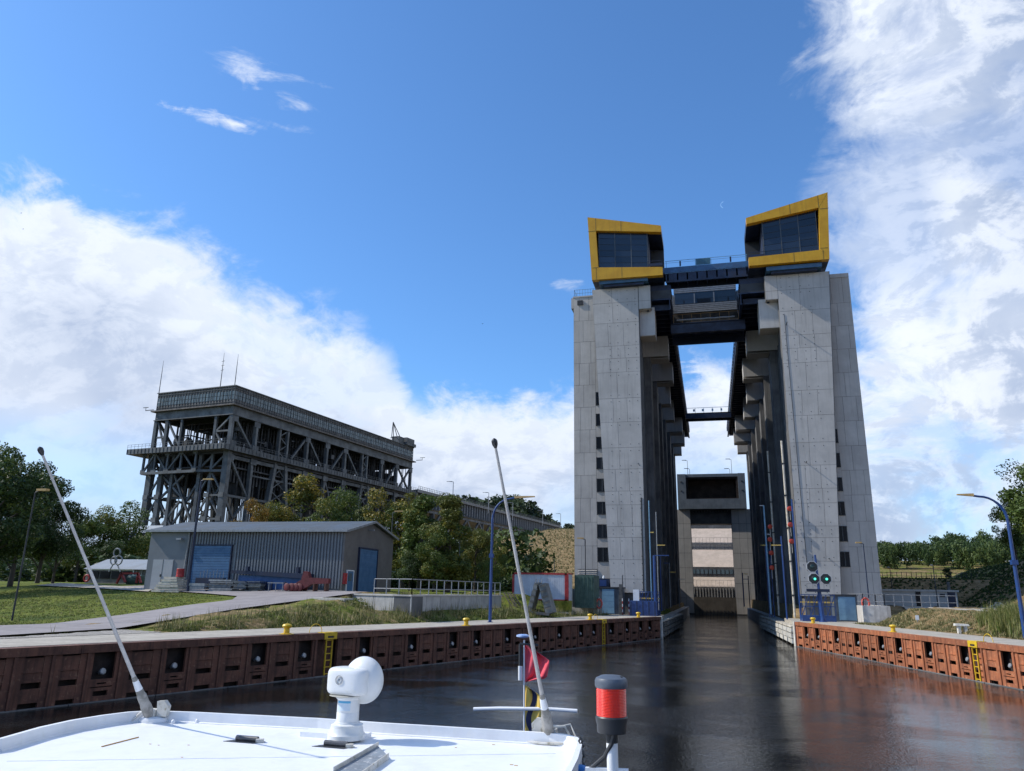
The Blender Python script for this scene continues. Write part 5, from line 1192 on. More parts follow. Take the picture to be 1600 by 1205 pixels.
MB().box(q(1482), q(1494), 111.9, 112.05, 3.9, 6.1).build('door', navy, t); MB().box(q(1470), q(1478), 111.93, 112.05, 5.2, 5.6).build('nameplate', steel_dark, t)
MB().box(q(1432), q(1440), 111.93, 112.05, 4, 6).build('window', glass_dark, t)
MB().tube([(q(1489), 113, zt_), (q(1489), 113, zt_+1.3)], .2, 8).build('vent_pipe', steel, t)
t = thing('slope_fence', 'thin dark fence running along the top of the shaded slope', 'fence', (30, 143, 11))
fz = lambda x, y: Hs(x, y)
for i in range(26):
    x = 23.5+i*.75; y = 143.; MB().box(x-.04, x+.04, y, y+.06, Hs(x, y)-.1, Hs(x, y)+1.2).build('fence_post', steel_dark, t)
MB().tube([(23.5+i*2.475, 143.03, Hs(23.5+i*2.475, 143)+1.1) for i in range(8)], .035, 5).build('rail', steel_dark, t); MB().tube([(23.5+i*2.475, 143.03, Hs(23.5+i*2.475, 143)+.55) for i in range(8)], .035, 5).build('rail', steel_dark, t)
x, y = 15.9, 71.5; t = thing('small_sign', 'small white sign on a short post on the right bank', 'sign', (x, y, 2.5))
v = onZ(1435, 982, 2.45); x, y = float(v[0]), float(v[1]); t.location = (x, y, 2.45)
MB().tube([(x, y, 2.4), (x, y, 3.5)], .035, 6).build('post', steel_light, t); MB().box(x-.14, x+.14, y-.05, y-.02, 3.15, 3.55).build('plate', white, t)
v = onZ(1505, 990, 2.45); x, y = float(v[0]), float(v[1]); t = thing('stone_marker', 'small pale worn stone bench on the right bank', 'bench', (x, y, 2.4))
for dx in (-.3, .15): MB().box(x+dx, x+dx+.2, y, y+.4, 2.4, 3.0).build('leg', white_old, t)
MB().hexa([(x-.5, y-.05, 3.0), (x+.5, y-.05, 3.0), (x+.5, y+.45, 3.0), (x-.5, y+.45, 3.0)], [(x-.45, y, 3.15), (x+.48, y, 3.12), (x+.45, y+.4, 3.14), (x-.48, y+.4, 3.17)]).build('top', white_old, t)
# ---------------------------------------------------------------- vegetation
def leafmesh(name, cent, rad, n, size, seed, flat=1.0):
    """leaf clumps: cent (k,3) lobe centres, rad (k,) lobe radii"""
    r = np.random.default_rng(seed); cent = np.array(cent, float); rad = np.array(rad, float)
    w = rad**2; w = w/w.sum(); ci = r.choice(len(rad), n, p=w)
    d = r.normal(size=(n, 3)); d /= np.linalg.norm(d, axis=1)[:, None]; rr = r.random(n)**.33
    rr = .35+.65*rr; bump = 1+.22*np.sin(d[:, 0]*7+ci)*np.cos(d[:, 2]*6+ci*2)
    p = cent[ci]+d*(rad[ci]*rr*bump)[:, None]*np.array([1, 1, flat])
    nrm = d+r.normal(size=(n, 3))*.7; nrm /= np.linalg.norm(nrm, axis=1)[:, None]
    t1 = np.cross(nrm, r.normal(size=(n, 3))); t1 /= np.linalg.norm(t1, axis=1)[:, None]; t2 = np.cross(nrm, t1)
    s = size*(.6+.8*r.random(n)); a = t1*s[:, None]; b = t2*(s*.62)[:, None]
    V = np.stack([p-a, p-b*.9+a*.1, p+a, p+b*.9-a*.1], 1).reshape(-1, 3)
    me = bpy.data.meshes.new(name); me.vertices.add(4*n); me.vertices.foreach_set('co', V.ravel().astype(np.float32))
    me.loops.add(4*n); me.loops.foreach_set('vertex_index', np.arange(4*n, dtype=np.int32))
    me.polygons.add(n); me.polygons.foreach_set('loop_start', np.arange(0, 4*n, 4, dtype=np.int32)); me.polygons.foreach_set('loop_total', np.full(n, 4, np.int32))
    me.update(calc_edges=True)
    at = me.attributes.new('lv', 'FLOAT', 'POINT'); cl = r.random(len(rad)); lv = np.clip(.55*cl[ci]+.45*r.random(n), 0, 1)
    at.data.foreach_set('value', np.repeat(lv, 4).astype(np.float32)); return me
def lobes(kind_, seed):
    r = np.random.default_rng(seed); c = []; q = []
    if kind_ == 'broad':
        for i in range(26):
            a = r.uniform(0, 6.28); z = r.uniform(.28, .93); m_ = .30*math.sin(math.pi*min(1, (z-.12)/.95))**.7
            k = r.uniform(.3, 1)*m_; c.append((k*math.cos(a), k*math.sin(a), z)); q.append(r.uniform(.075, .135))
    elif kind_ == 'tall':
        for i in range(26):
            a = r.uniform(0, 6.28); z = r.uniform(.14, .95); m_ = .17*math.sin(math.pi*min(1, (z+.12)/1.12))**.6
            k = r.uniform(.2, 1)*m_; c.append((k*math.cos(a), k*math.sin(a), z)); q.append(r.uniform(.055, .10))
    elif kind_ == 'pine':
        for i in range(18):
            a = r.uniform(0, 6.28); z = r.uniform(.5, .95); m_ = .30*(1.15-z)
            k = r.uniform(.2, 1)*m_*1.4; c.append((k*math.cos(a), k*math.sin(a), z)); q.append(r.uniform(.06, .10))
    else:
        for i in range(14):
            a = r.uniform(0, 6.28); k = r.uniform(0, .38); c.append((k*math.cos(a), k*math.sin(a), r.uniform(.2, .75))); q.append(r.uniform(.14, .24))
    return c, q
TM = {}
def crownmesh(kd, v, n, size, mt):
    key = (kd, v, n, mt.name)
    if key not in TM:
        c, q = lobes(kd, 100+v*7+len(kd)); me = leafmesh('crown', c, q, n, size, v+11, .85 if kd != 'pine' else .5); me.materials.append(mt); TM[key] = me
    return TM[key]
def trunkmesh(kd, v):
    key = ('t', kd, v)
    if key not in TM:
        c, q = lobes(kd, 100+v*7+len(kd)); M = MB(); M.tube([(0, 0, -.04), (.004, 0, .15), (-.006, .004, .4), (.004, 0, .75)], [.024, .018, .013, .004], 8)
        for (x, y, z) in c[:9]:
            zb = max(.12, z-.22); M.tube([(0, 0, zb), (x*.45, y*.45, zb+(z-zb)*.5), (x, y, z)], [.009, .006, .002], 5)
        me = M.mesh('trunk', smooth=True); me.materials.append(bark); TM[key] = me
    return TM[key]
def tree(px, D, ytop, label, kd='broad', mt=leaf_mid, v=0, n=14000, size=.0112, zbase=None, w=1.0, group='trees around the canal', name='deciduous_tree', cat='tree'):
    g_ = onY(px, 900, D); x = float(g_[0]); zb = Hs(x, D) if zbase is None else zbase; h = (float(onY(px, ytop, D)[2])-zb)/.99
    t = thing(name, label, cat, (x, D, zb), group)
    s = (h*w, h*w, h); rz = (px*.37+v) % 6.28
    inst('trunk', trunkmesh(kd, v), t, (0, 0, 0), (0, 0, rz), s); inst('crown', crownmesh(kd, v, n, size, mt), t, (0, 0, 0), (0, 0, rz), s)
    return t
# left edge, dark
tree(-40, 62, 700, 'huge dark tree cut by the left edge, leftmost of the dark group', mt=leaf_dark, v=0, n=18000, size=.0108, w=1.15)
tree(18, 74, 722, 'tall dark tree at the left edge, behind the huge cut one', mt=leaf_dark, v=1, n=18000, size=.0108, w=.95)
tree(60, 80, 752, 'dark green tree just left of the left whip aerial tip', mt=leaf_dark, v=2, n=18000, size=.0108, w=.95)
tree(84, 84, 790, 'lower dark bushy tree right of the dark group at left', mt=leaf_dark, v=3, n=7000, w=.9)
tree(-90, 70, 690, 'dark tree standing outside the left edge behind the huge one', mt=leaf_dark, v=1, n=5000, w=1.1)
tree(118, 112, 806, 'green tree left of the old lift, left one of three', mt=leaf_mid, v=1, w=1.0)
tree(152, 118, 795, 'green tree left of the old lift, middle one of three', mt=leaf_mid, v=2, w=1.0)
tree(190, 120, 786, 'tallest green tree left of the old lift, right one of three', mt=leaf_mid, v=0, w=1.05)
tree(172, 104, 845, 'small dark shrubby tree behind the low workshop', mt=leaf_dark, v=3, w=1.2)
tree(228, 130, 830, 'green tree half hidden behind the warehouse left end', mt=leaf_mid, v=2, w=1.1)
# before the old lift
tree(388, 92, 782, 'small golden orange tree showing above the warehouse roof', mt=leaf_gold, v=0, w=.85)
tree(428, 98, 788, 'turning green tree between the golden tree and the tall one', mt=leaf_autumn, v=1, w=.9)
tree(472, 100, 746, 'tall turning tree above the middle of the warehouse roof', kd='tall', mt=leaf_autumn, v=0, w=1.25, n=6500)
tree(505, 96, 782, 'round green tree above the warehouse roof, right of the tall turning one', mt=leaf_mid, v=2, w=.85)
tree(541, 100, 768, 'green tree with rounded top above the right half of the warehouse', mt=leaf_mid, v=3, w=.85)
tree(590, 98, 768, 'turning tree above the warehouse gable peak', mt=leaf_autumn, v=2, w=.9)
tree(628, 96, 760, 'tall brownish green tree just right of the warehouse gable', kd='tall', mt=leaf_autumn, v=1, w=1.3, n=6500)
tree(655, 88, 768, 'tall dark turning tree with a narrow top, left of the two nearest', kd='tall', mt=leaf_mid, v=2, w=1.15, n=16000, size=.0105)
tree(700, 86, 774, 'tall full turning tree with yellow patches behind the railing', kd='tall', mt=leaf_autumn, v=3, w=1.3, n=18000, size=.0108)
tree(678, 84, 822, 'lower dark green tree filling the gap behind the railing', mt=leaf_mid, v=1, w=.95)
tree(742, 92, 828, 'rounded yellow green tree left of the curved lamp post', mt=leaf_autumn, v=1, w=.95)
tree(772, 97, 842, 'darker green tree left of the dry slope', mt=leaf_mid, v=0, w=.8)
tree(764, 88, 868, 'low green tree behind the curved lamp post', mt=leaf_mid, v=2, w=1.1, n=9000)
tree(640, 84, 860, 'low dark green shrub tree at the warehouse corner', mt=leaf_dark, v=2, w=1.1, n=9000)
# right side
tree(1640, 96, 725, 'large oak like tree at the right edge beyond the lamp post', mt=leaf_mid, v=0, n=11000, size=.015, w=1.2, zbase=10.0)
tree(1592, 118, 772, 'tall tree left of the large edge tree on the right', mt=leaf_mid, v=2, n=12000, size=.012, w=.75, zbase=9.8)
tree(1640, 110, 720, 'tree outside the right edge behind the oak', mt=leaf_mid, v=3, n=5000, w=1.1, zbase=10)
tree(1481, 148, 888, 'small lone dark tree at the edge of the shaded slope', mt=leaf_dark, v=1, n=6000, size=.02, w=1.2)
# woods far away: one mass each
def wood(name, label, spots, kd, mt, n, size, seed):
    r = random.Random(seed); Vs = []; Fs = []; L = []; o = 0
    for (x, y, zb, h, w) in spots:
        v = r.randrange(3); me = crownmesh(kd, 10+v, n, size, mt); k = len(me.vertices); co = np.empty(k*3, np.float32); me.vertices.foreach_get('co', co); co = co.reshape(-1, 3)
        lv = np.empty(k, np.float32); me.attributes['lv'].data.foreach_get('value', lv)
        a = r.uniform(0, 6.28); R = np.array([[math.cos(a), -math.sin(a)], [math.sin(a), math.cos(a)]]); q = co.copy(); q[:, :2] = (co[:, :2]@R.T)*h*w; q[:, 2] = co[:, 2]*h
        Vs.append(q+np.array([x, y, zb])); L.append(np.clip(lv*.6+r.uniform(0, .4), 0, 1))
    V = np.concatenate(Vs); lv = np.concatenate(L); nf = len(V)//4
    me = bpy.data.meshes.new(name); me.vertices.add(len(V)); me.vertices.foreach_set('co', V.ravel().astype(np.float32)); me.loops.add(len(V)); me.loops.foreach_set('vertex_index', np.arange(len(V), dtype=np.int32))
    me.polygons.add(nf); me.polygons.foreach_set('loop_start', np.arange(0, len(V), 4, dtype=np.int32)); me.polygons.foreach_set('loop_total', np.full(nf, 4, np.int32)); me.update(calc_edges=True)
    at = me.attributes.new('lv', 'FLOAT', 'POINT'); at.data.foreach_set('value', lv.astype(np.float32)); me.materials.append(mt)
    ob_ = inst(name, me, None); kind(ob_, 'stuff'); ob_['label'] = label; ob_['category'] = 'woods'; return ob_
r = random.Random(5); sp = []
prof = [(1372, 842), (1390, 846), (1410, 850), (1430, 842), (1450, 838), (1470, 836), (1495, 828), (1520, 838), (1528, 826), (1550, 828), (1580, 830), (1620, 822), (1680, 815), (1750, 815), (1850, 820)]
for i in range(190):
    px = r.uniform(1345, 1850); D = r.uniform(228, 300); tp = np.interp(px, [p[0] for p in prof], [p[1] for p in prof])+r.uniform(-3, 9)+max(0, (262-D))*.45
    v = onY(px, tp, D); x = float(v[0]); zb = Hs(x, D); h = max(7, float(v[2])-zb)/.93; sp.append((x, D, zb-h*.05, h, r.uniform(.45, .75)))
wood('forest', 'dense green wood on the ridge right of the lift', sp, 'bush', leaf_forest, 800, .045, 1)
sp = []
prof = [(690, 770), (715, 775), (735, 778), (760, 776), (785, 775), (800, 772), (815, 782), (832, 786), (850, 800), (862, 812), (880, 820), (895, 824)]
for i in range(60):
    px = r.uniform(700, 900); D = r.uniform(440, 520); tp = np.interp(px, [p[0] for p in prof], [p[1] for p in prof])+r.uniform(-2, 10)
    v = onY(px, tp, D); zb = 35; h = max(9, float(v[2])-zb); sp.append((float(v[0]), D, zb-3, h+3, r.uniform(.8, 1.2)))
wood('pine_wood', 'dark pine wood on the hilltop behind the canal bridge', sp, 'broad', leaf_pine, 700, .045, 2)
sp = [(r.uniform(-330, -95), r.uniform(150, 260), 4, r.uniform(10, 17), 1.0) for i in range(60)]+[(r.uniform(-88, -30), r.uniform(120, 142), 4.5, r.uniform(8, 13), 1.1) for i in range(26)]+[(r.uniform(-62, -24), r.uniform(98, 112), 3.6, r.uniform(3.0, 5.5), 1.5) for i in range(34)]+[(r.uniform(-215, -84), r.uniform(104, 150), 3.0, r.uniform(6, 9), 1.8) for i in range(60)]
wood('woodland', 'green wood seen between the legs of the old lift and behind the warehouse', sp, 'bush', leaf_dark, 700, .045, 3)
# weeds and rough grass on the banks
def tufts(name, label, pts, mt, seed, hmin, hmax, w=.035, per=7):
    r = np.random.default_rng(seed); P = np.repeat(np.array(pts), per, 0); n = len(P); P = P+np.concatenate([r.normal(0, .09, (n, 2)), np.zeros((n, 1))], 1)
    h = r.uniform(hmin, hmax, n); a = r.uniform(0, 6.28, n); lean = r.uniform(.05, .5, n)*h
    dx = np.cos(a); dy = np.sin(a); w_ = w*r.uniform(.6, 1.5, n)
    A = P+np.stack([-dy*w_, dx*w_, 0*h], 1); B = P+np.stack([dy*w_, -dx*w_, 0*h], 1); T = P+np.stack([dx*lean, dy*lean, h], 1)
    V = np.stack([A, B, T], 1).reshape(-1, 3)
    me = bpy.data.meshes.new(name); me.vertices.add(3*n); me.vertices.foreach_set('co', V.ravel().astype(np.float32)); me.loops.add(3*n); me.loops.foreach_set('vertex_index', np.arange(3*n, dtype=np.int32))
    me.polygons.add(n); me.polygons.foreach_set('loop_start', np.arange(0, 3*n, 3, dtype=np.int32)); me.polygons.foreach_set('loop_total', np.full(n, 3, np.int32)); me.update(calc_edges=True)
    at = me.attributes.new('lv', 'FLOAT', 'POINT'); at.data.foreach_set('value', np.repeat(r.random(n), 3).astype(np.float32)); me.materials.append(mt)
    o = inst(name, me, None); kind(o, 'stuff'); o['label'] = label; o['category'] = cat_ = 'grass'; return o
def scat(n, f, seed):
    r = random.Random(seed); out = []
    while len(out) < n:
        p = f(r)
        if p is not None: out.append((p[0], p[1], Hs(p[0], p[1])-.03))
    return out
def fbank(r):
    a = r.uniform(6, 69); b = 5.55+r.expovariate(.38)
    if b > 12.5 or (a < 11.2 and b < smax(a)+.25): return None
    x, y, _ = W3(frL(), a, b, 0)
    if -39.5 < x < -29.0 and b > 8.4 and a < 33: return None
    return x, y
cl = scat(10000, lambda r: (lambda q: q if q and math.sin(q[0]*1.9+2*math.sin(q[1]*.8))+math.sin(q[1]*1.3+q[0])+r.uniform(-.9, .9) > -.5 else None)(fbank(r)), 1)
tufts('rough_grass', 'rough green grass and weeds on the left bank above the quay', cl, fresh, 2, .04, .17)
tufts('dry_weeds', 'dry straw coloured weed stems along the left bank', scat(700, lambda r: (lambda q: q if q and stl(*q)[0] < 8.5 else None)(fbank(r)), 5), straw, 3, .3, .95, .02, 5)
def flawn(r):
    x = r.uniform(-72, -39.5); y = r.uniform(30, 72)
    if x > -41.5 and y > 58: return None
    if y-68.5 > -(x+53)*.5 and x < -50: return None
    px = 0; return (x, y)
tufts('lawn_grass', 'short green lawn grass left of the road', scat(15000, flawn, 6), fresh, 4, .04, .12, .04, 6)
def frb(r):
    a = r.uniform(2, 50); b = 5+r.expovariate(.4)
    if b > 10.5: return None
    x, y, _ = W3(frR(), a, b, 0); return x, y
tufts('dry_grass', 'dry brown grass on the right bank', scat(4200, frb, 7), straw, 5, .06, .28, .03)
tufts('reed_clump', 'green reeds at the foot of the right hand lamp post', scat(650, lambda r: (21.2+r.gauss(0, .7), 65.5+r.gauss(0, 1.8)), 8), fresh, 6, .5, 1.35, .03, 6)
tufts('hill_grass', 'dry grass tussocks on the hill left of the tower', scat(6000, lambda r: (r.uniform(-75, -22), r.uniform(152, 250)), 12), straw, 13, .2, .5, .10, 4)
tufts('shade_tufts', 'added dark tufts that deepen the shade on the embankment on the right', scat(11000, lambda r: (lambda x, y: (x, y) if Hs(x, y) > 3.95 and (x > 31+(y-100)*.14 or y > 128) else None)(r.uniform(23, 74), r.uniform(102, 196)), 21), leaf_dark, 22, .10, .32, .17, 5)  # dark leaf tufts added to deepen the tower's shade on this slope
# ---------------------------------------------------------------- our boat's forward roof
def sbox(M, c, s, e1=.35, e2=.35, n=20, m_=12, rot=None):      # superellipsoid
    f = lambda w, e: math.copysign(abs(w)**e, w); o = len(M.v); R = rot or Matrix.Identity(3); c = Vector(c)
    for i in range(m_+1):
        u = -math.pi/2+math.pi*i/m_
        for j in range(n):
            v = 2*math.pi*j/n; M.v.append(tuple(c+R@Vector((s[0]*f(math.cos(u), e1)*f(math.cos(v), e2), s[1]*f(math.cos(u), e1)*f(math.sin(v), e2), s[2]*f(math.sin(u), e1)))))
    for i in range(m_):
        for j in range(n): j2 = (j+1) % n; M.f.append((o+i*n+j, o+i*n+j2, o+(i+1)*n+j2, o+(i+1)*n+j))
    return M
ZT, ZK = 3.76, 3.662
out = [Vector(onZ(px, py, ZT)) for px, py in ((0, 1153), (60, 1136), (110, 1125), (160, 1117), (200, 1112), (235, 1110), (300, 1112), (400, 1117), (500, 1122), (600, 1129), (700, 1135), (800, 1141), (860, 1144.5), (885, 1147), (903, 1152), (910, 1161), (903, 1185), (888, 1215))]
out = [Vector((-6.15, 1.6, ZT)), Vector((-6.3, 3.8, ZT))]+out+[Vector((-1.16, 1.6, ZT))]
boat = thing('passenger_boat', 'white roof of the passenger boat in the foreground', 'boat', (-3.8, 4, 0))
n_ = len(out); inn_ = []
for i, p in enumerate(out):
    a = out[max(i-1, 0)]; b = out[min(i+1, n_-1)]; d = (b-a).normalized(); nn = Vector((d.y, -d.x, 0)); inn_.append(p+nn*.045)
M = MB(); base = [Vector((p.x, p.y, ZK-.02)) for p in out]
M.prism([Vector((p.x, p.y, ZK-.10)) for p in out], (0, 0, .10))
roof = M.build('roof', white, boat)
M = MB()
for i in range(n_-1):
    a, b, c, d = out[i], out[i+1], inn_[i+1], inn_[i]
    dn = Vector((0, 0, ZT-ZK+.12)); M.hexa([d-dn, c-dn, b-dn, a-dn], [d, c, b, a])
M.build('rim', white, boat)
hb = [p+(Vector((-3.8, 4, 0))-p)*.03 for p in out]
MB().prism([Vector((p.x, p.y, 1.1)) for p in hb], (0, 0, ZK-.11-1.1)).build('cabin_side', navy, boat)
hull = [(-7.4, -12), (-7.5, 4), (-7.0, 8), (-5.6, 12), (-4.2, 14), (-3.1, 14.4), (-2.0, 14), (-.9, 12), (.0, 8.5), (.35, 4), (.3, -12)]
MB().prism([(x, y, -.5) for x, y in reversed(hull)], (0, 0, 1.75)).build('hull', mat('hull_paint', (.03, .07, .16), (.02, .05, .12), .4, .6), boat)
MB().box(-7.0, .1, -11, 1.5, 1.25, 3.35).build('deckhouse', white, boat)
M = MB()      # weld bead where rim meets roof, welded lumps
for i in range(2, n_-2): M.tube([Vector((inn_[i].x, inn_[i].y, ZK+.002)), Vector((inn_[i+1].x, inn_[i+1].y, ZK+.002))], .012, 6)
for px, py, r_ in ((300, 1129, .03), (308, 1130, .022), (324, 1128, .035), (427, 1131, .03), (270, 1131, .02), (690, 1149, .015)): v = onZ(px, py, ZK); sbox(M, (v[0], v[1], v[2]+.015), (r_, r_, r_*1.3), 1, 1, 10, 6)
kind(M.build('weld', white, boat, True), 'stuff')
v = [Vector(onZ(px, py, ZK)) for px, py in ((478, 1146), (478, 1141), (640, 1150), (640, 1146))]
a = Vector(onZ(478, 1148, ZK)); b = Vector(onZ(572, 1155, ZK)); MB().bar(a+Vector((0, 0, .02)), b+Vector((0, 0, .02)), .22, .045).build('mount_plate', white, boat)
for k, (px, py) in enumerate(((380, 1159), (519, 1167))):
    c = Vector(onZ(px, py, ZK)); d = Vector((.985, -.02, 0)); e = Vector((.02, .985, 0))
    f = MB(); f.prism([c-d*.17-e*.055, c+d*.14-e*.055, c+d*.19+e*.06, c-d*.10+e*.06], (0, 0, .004)); h_ = f.build('deck_vent', black, boat)
    MB().tube([c-d*.09+e*.03+Vector((0, 0, .022)), c+d*.13+e*.03+Vector((0, 0, .022))], .024, 10).build('vent_roller', mat('vent_metal', (.09, .09, .10), (.05, .05, .05), .3, 8.), h_, True)
    MB().bar(c+d*.13+e*.0+Vector((0, 0, .015)), c+d*.19+e*.03+Vector((0, 0, .015)), .05, .03).build('vent_clip', white_old, h_)
g0 = [Vector(onZ(px, py, ZK)) for px, py in ((590, 1171), (606, 1187), (560, 1220), (520, 1212))]
pl = MB(); pl.prism([p+Vector((0, 0, .02)) for p in reversed(g0)], (0, 0, .008)); pf = pl.build('grey_plate', mat('plate_grey_old', (.22, .25, .28), (.17, .19, .21), .5, 6., c3=(.5, .5, .5)), boat)
MB().prism([g0[0]+Vector((0, 0, .02)), g0[3]+Vector((0, 0, .02)), g0[3]+Vector((0, 0, .06)), g0[0]+Vector((0, 0, .06))], (.006, .004, 0)).build('plate_flange', white_old, pf)
MB().prism([g0[1]+Vector((0, 0, .0)), g0[2]+Vector((0, 0, .0)), g0[2]+Vector((0, 0, .05)), g0[1]+Vector((0, 0, .05))], (.006, .004, 0)).build('plate_flange', white_old, pf)
M = MB(); a = Vector(onZ(157, 1168, ZK)); b = Vector(onZ(215, 1153, ZK)); M.tube([a+(b-a)*i/6+Vector((0, .012*(-1)**i, .004)) for i in range(7)], .005, 5); M.build('paint_crack', mat('rust_stain', (.45, .25, .06), None, .8), boat)
M = MB(); s0, s1 = Vector(onZ(10, 1190, ZK)), Vector(onZ(868, 1178, ZK))
for i in range(24): a = s0+(s1-s0)*i/24; b = s0+(s1-s0)*(i+1)/24; M.tube([a+Vector((0, .004*(-1)**i, 0)), b+Vector((0, -.004*(-1)**i, 0))], .0045, 5)
kind(M.build('roof_seam', white, boat, True), 'stuff')
M = MB(); rr_ = random.Random(4)
for i in range(9):
    p = onZ(rr_.uniform(120, 860), rr_.uniform(1160, 1204), ZK); q_ = rr_.uniform(.003, .008); M.box(p[0]-q_*2, p[0]+q_*2, p[1]-q_, p[1]+q_, ZK+.0005, ZK+.003)
kind(M.build('rust_spot', MATS['rust_stain'] if 'rust_stain' in MATS else white_old, boat), 'stuff')
# whip aerials
def whip(pb, pt, label, tag_, extra):
    B = Vector(onZ(pb[0], pb[1], ZK)); T = Vector(onY(pt[0], pt[1], B.y-1.43)); d = T-B
    t = thing('whip_aerial', label, 'aerial', tuple(B), 'whip aerials on the boat roof')
    P = lambda k, dz=0: B+d*k+Vector((0, 0, dz))
    MB().tube([P(.17), P(.55), P(.985)], [.019, .0145, .011], 10).build('whip', mat('whip_paint', (.52, .50, .47), (.42, .40, .38), .5, 8.), t, True)
    MB().tube([P(.975), P(.985), P(.995), P(1.0), P(1.004)], [.012, .024, .026, .02, .005], 10).build('tip_cap', black, t, True)
    MB().tube([P(.02), P(.06), P(.075), P(.10), P(.11), P(.15), P(.175)], [.05, .052, .045, .045, .038, .028, .022], 12).build('sleeve', mat('sleeve_grey', (.36, .34, .31), (.20, .19, .17), .7, 14.), t, True)
    MB().tube([P(.125), P(.16)], [.035, .027], 12).build('sleeve_band', white, t, True)
    M = MB(); sbox(M, (B.x, B.y, ZK+.015), (.16, .10, .045), .6, 1., 16, 6); M.build('base_weld', white, t, True)
    MB().box(B.x-.05, B.x+.05, B.y-.05, B.y+.05, ZK, ZK+.12).build('foot', white_old, t)
    s = extra; MB().prism([(B.x+.06*s, B.y-.03, ZK+.06), (B.x+.17*s, B.y-.03, ZK+.06), (B.x+.18*s, B.y-.03, ZK+.16), (B.x+.13*s, B.y-.03, ZK+.21), (B.x+.05*s, B.y-.03, ZK+.20)] if s > 0 else
                         [(B.x+.05*s, B.y-.03, ZK+.20), (B.x+.13*s, B.y-.03, ZK+.21), (B.x+.18*s, B.y-.03, ZK+.16), (B.x+.17*s, B.y-.03, ZK+.06), (B.x+.06*s, B.y-.03, ZK+.06)], (0, .05, 0)).build('hinge_plate', white_old, t)
    return t, B, P
t, B, P = whip((238, 1128), (62, 700), 'white whip aerial at the left corner of the boat roof, leaning left', 0, 1)
MB().tube([P(.055), (B.x-.17, B.y-.10, ZK+.01)], .011, 6).build('stay', white_old, t, True)
t, B, P = whip((861, 1161), (772, 687), 'white whip aerial at the right corner of the boat roof beside the red flag', 1, -1)
MB().tube([P(.06), (B.x+.13, B.y-.02, ZK+.15), (B.x+.20, B.y-.04, ZK+.05), (B.x+.13, B.y-.12, ZK+.02), (B.x-.05, B.y-.13, ZK+.015), (B.x-.2, B.y-.10, ZK+.015)], .012, 6).build('cable', white_old, t, True)
MB().tube([P(.05), (B.x+.17, B.y+.05, ZK+.16), (B.x+.25, B.y, ZK+.02)], .008, 6).build('cable', white_old, t, True)
# satellite dome
Bd0 = Vector(onZ(541, 1152, ZK+.03)); Bd = Bd0+Vector((0, 0, .085)); t = thing('satellite_dome', 'white satellite dome on a short pedestal on the boat roof', 'dome', tuple(Bd0))
plas = mat('dome_plastic', (.70, .71, .71), (.62, .63, .62), .3, 2., c3=(.66, .66, .62)); k = 8.0/160*.125/.125
u = Bd.y*.955/1230.      # metres per photo pixel there
MB().lathe(Bd, [(27*u, 0), (27*u, 5*u), (21.5*u, 7*u), (21*u, 9*u), (19*u, 9.5*u), (19*u, 24*u), (18.6*u, 24.6*u), (19*u, 25.2*u), (19*u, 44*u), (22*u, 47*u), (22*u, 51*u)], 28).build('pedestal', plas, t, True)
Rz = Matrix.Rotation(math.radians(-8), 3, 'Z')
MB().lathe(Bd0, [(29*.0058, -.01), (29*.0058, .03), (26*.0058, .05), (25*.0058, .088)], 28).build('base_ring', plas, t, True)
M = MB(); sbox(M, Bd+Vector((0*u, 0, 74*u)), (40*u, 23*u, 23*u), .36, .62, 36, 20, Rz); M.build('housing', plas, t, True)
M = MB(); sbox(M, Bd+Vector((19*u, 14*u, 75*u)), (39*u, 25*u, 39*u), 1.0, 1.0, 40, 26, Matrix.Rotation(math.radians(-14), 3, 'Z')); M.build('dish_cover', plas, t, True)
MB().lathe(Bd+Vector((-5*u, 0, 49.5*u)), [(24*u, 0), (29*u, 1.2*u), (24*u, 2.4*u)], 28).build('seam', mat('seam_grey', (.35, .34, .30), None, .7), t, True)
ca = Bd+Vector((-10*u, -22.6*u, 77*u)); ink = mat('logo_ink', (.20, .21, .22), None, .6)
def logo_ring(r, w): return MB().tube([Rz@Vector((r*math.cos(a), -.2*u, r*math.sin(a)))+ca for a in np.linspace(0, 2*math.pi, 25)], w, 4, False)
logo_ring(7*u, .45*u).build('logo_mark', ink, t); logo_ring(5.2*u, .3*u).build('logo_mark', ink, t)
M = MB()
for a in (0, 1.05, 2.1): M.bar(ca+Vector((-2.6*u*math.cos(a), -.3*u, -2.6*u*math.sin(a))), ca+Vector((2.6*u*math.cos(a), -.3*u, 2.6*u*math.sin(a))), .5*u)
M.build('logo_mark', ink, t)
M = MB(); M.bar(ca+Vector((10*u, -.2*u, 1.6*u)), ca+Vector((23*u, 0, 1.2*u)), .5*u, .35*u); M.bar(ca+Vector((11*u, -.2*u, -1.2*u)), ca+Vector((20*u, 0, -1.5*u)), .5*u, .35*u); M.build('logo_text', mat('ink_faint', (.5, .5, .5), None, .6), t)
M = MB(); ls = []
for i in range(9):
    a = math.radians(-130+i*9.5); ls.append((Bd.x+19.15*u*math.cos(a), Bd.y+19.15*u*math.sin(a)))
for z0, z1, nm, mt_ in ((28*u, 40*u, 'label', mat('label_paper', (.58, .66, .72), (.50, .60, .68), .5, 40.)), (40*u, 43.5*u, 'label_header', mat('label_blue', (.08, .36, .58), None, .5))):
    MB().add([(x, y, Bd.z+z0) for x, y in ls]+[(x, y, Bd.z+z1) for x, y in ls], [(i, i+1, 10+i, 9+i) for i in range(8)]).build(nm, mt_, t)
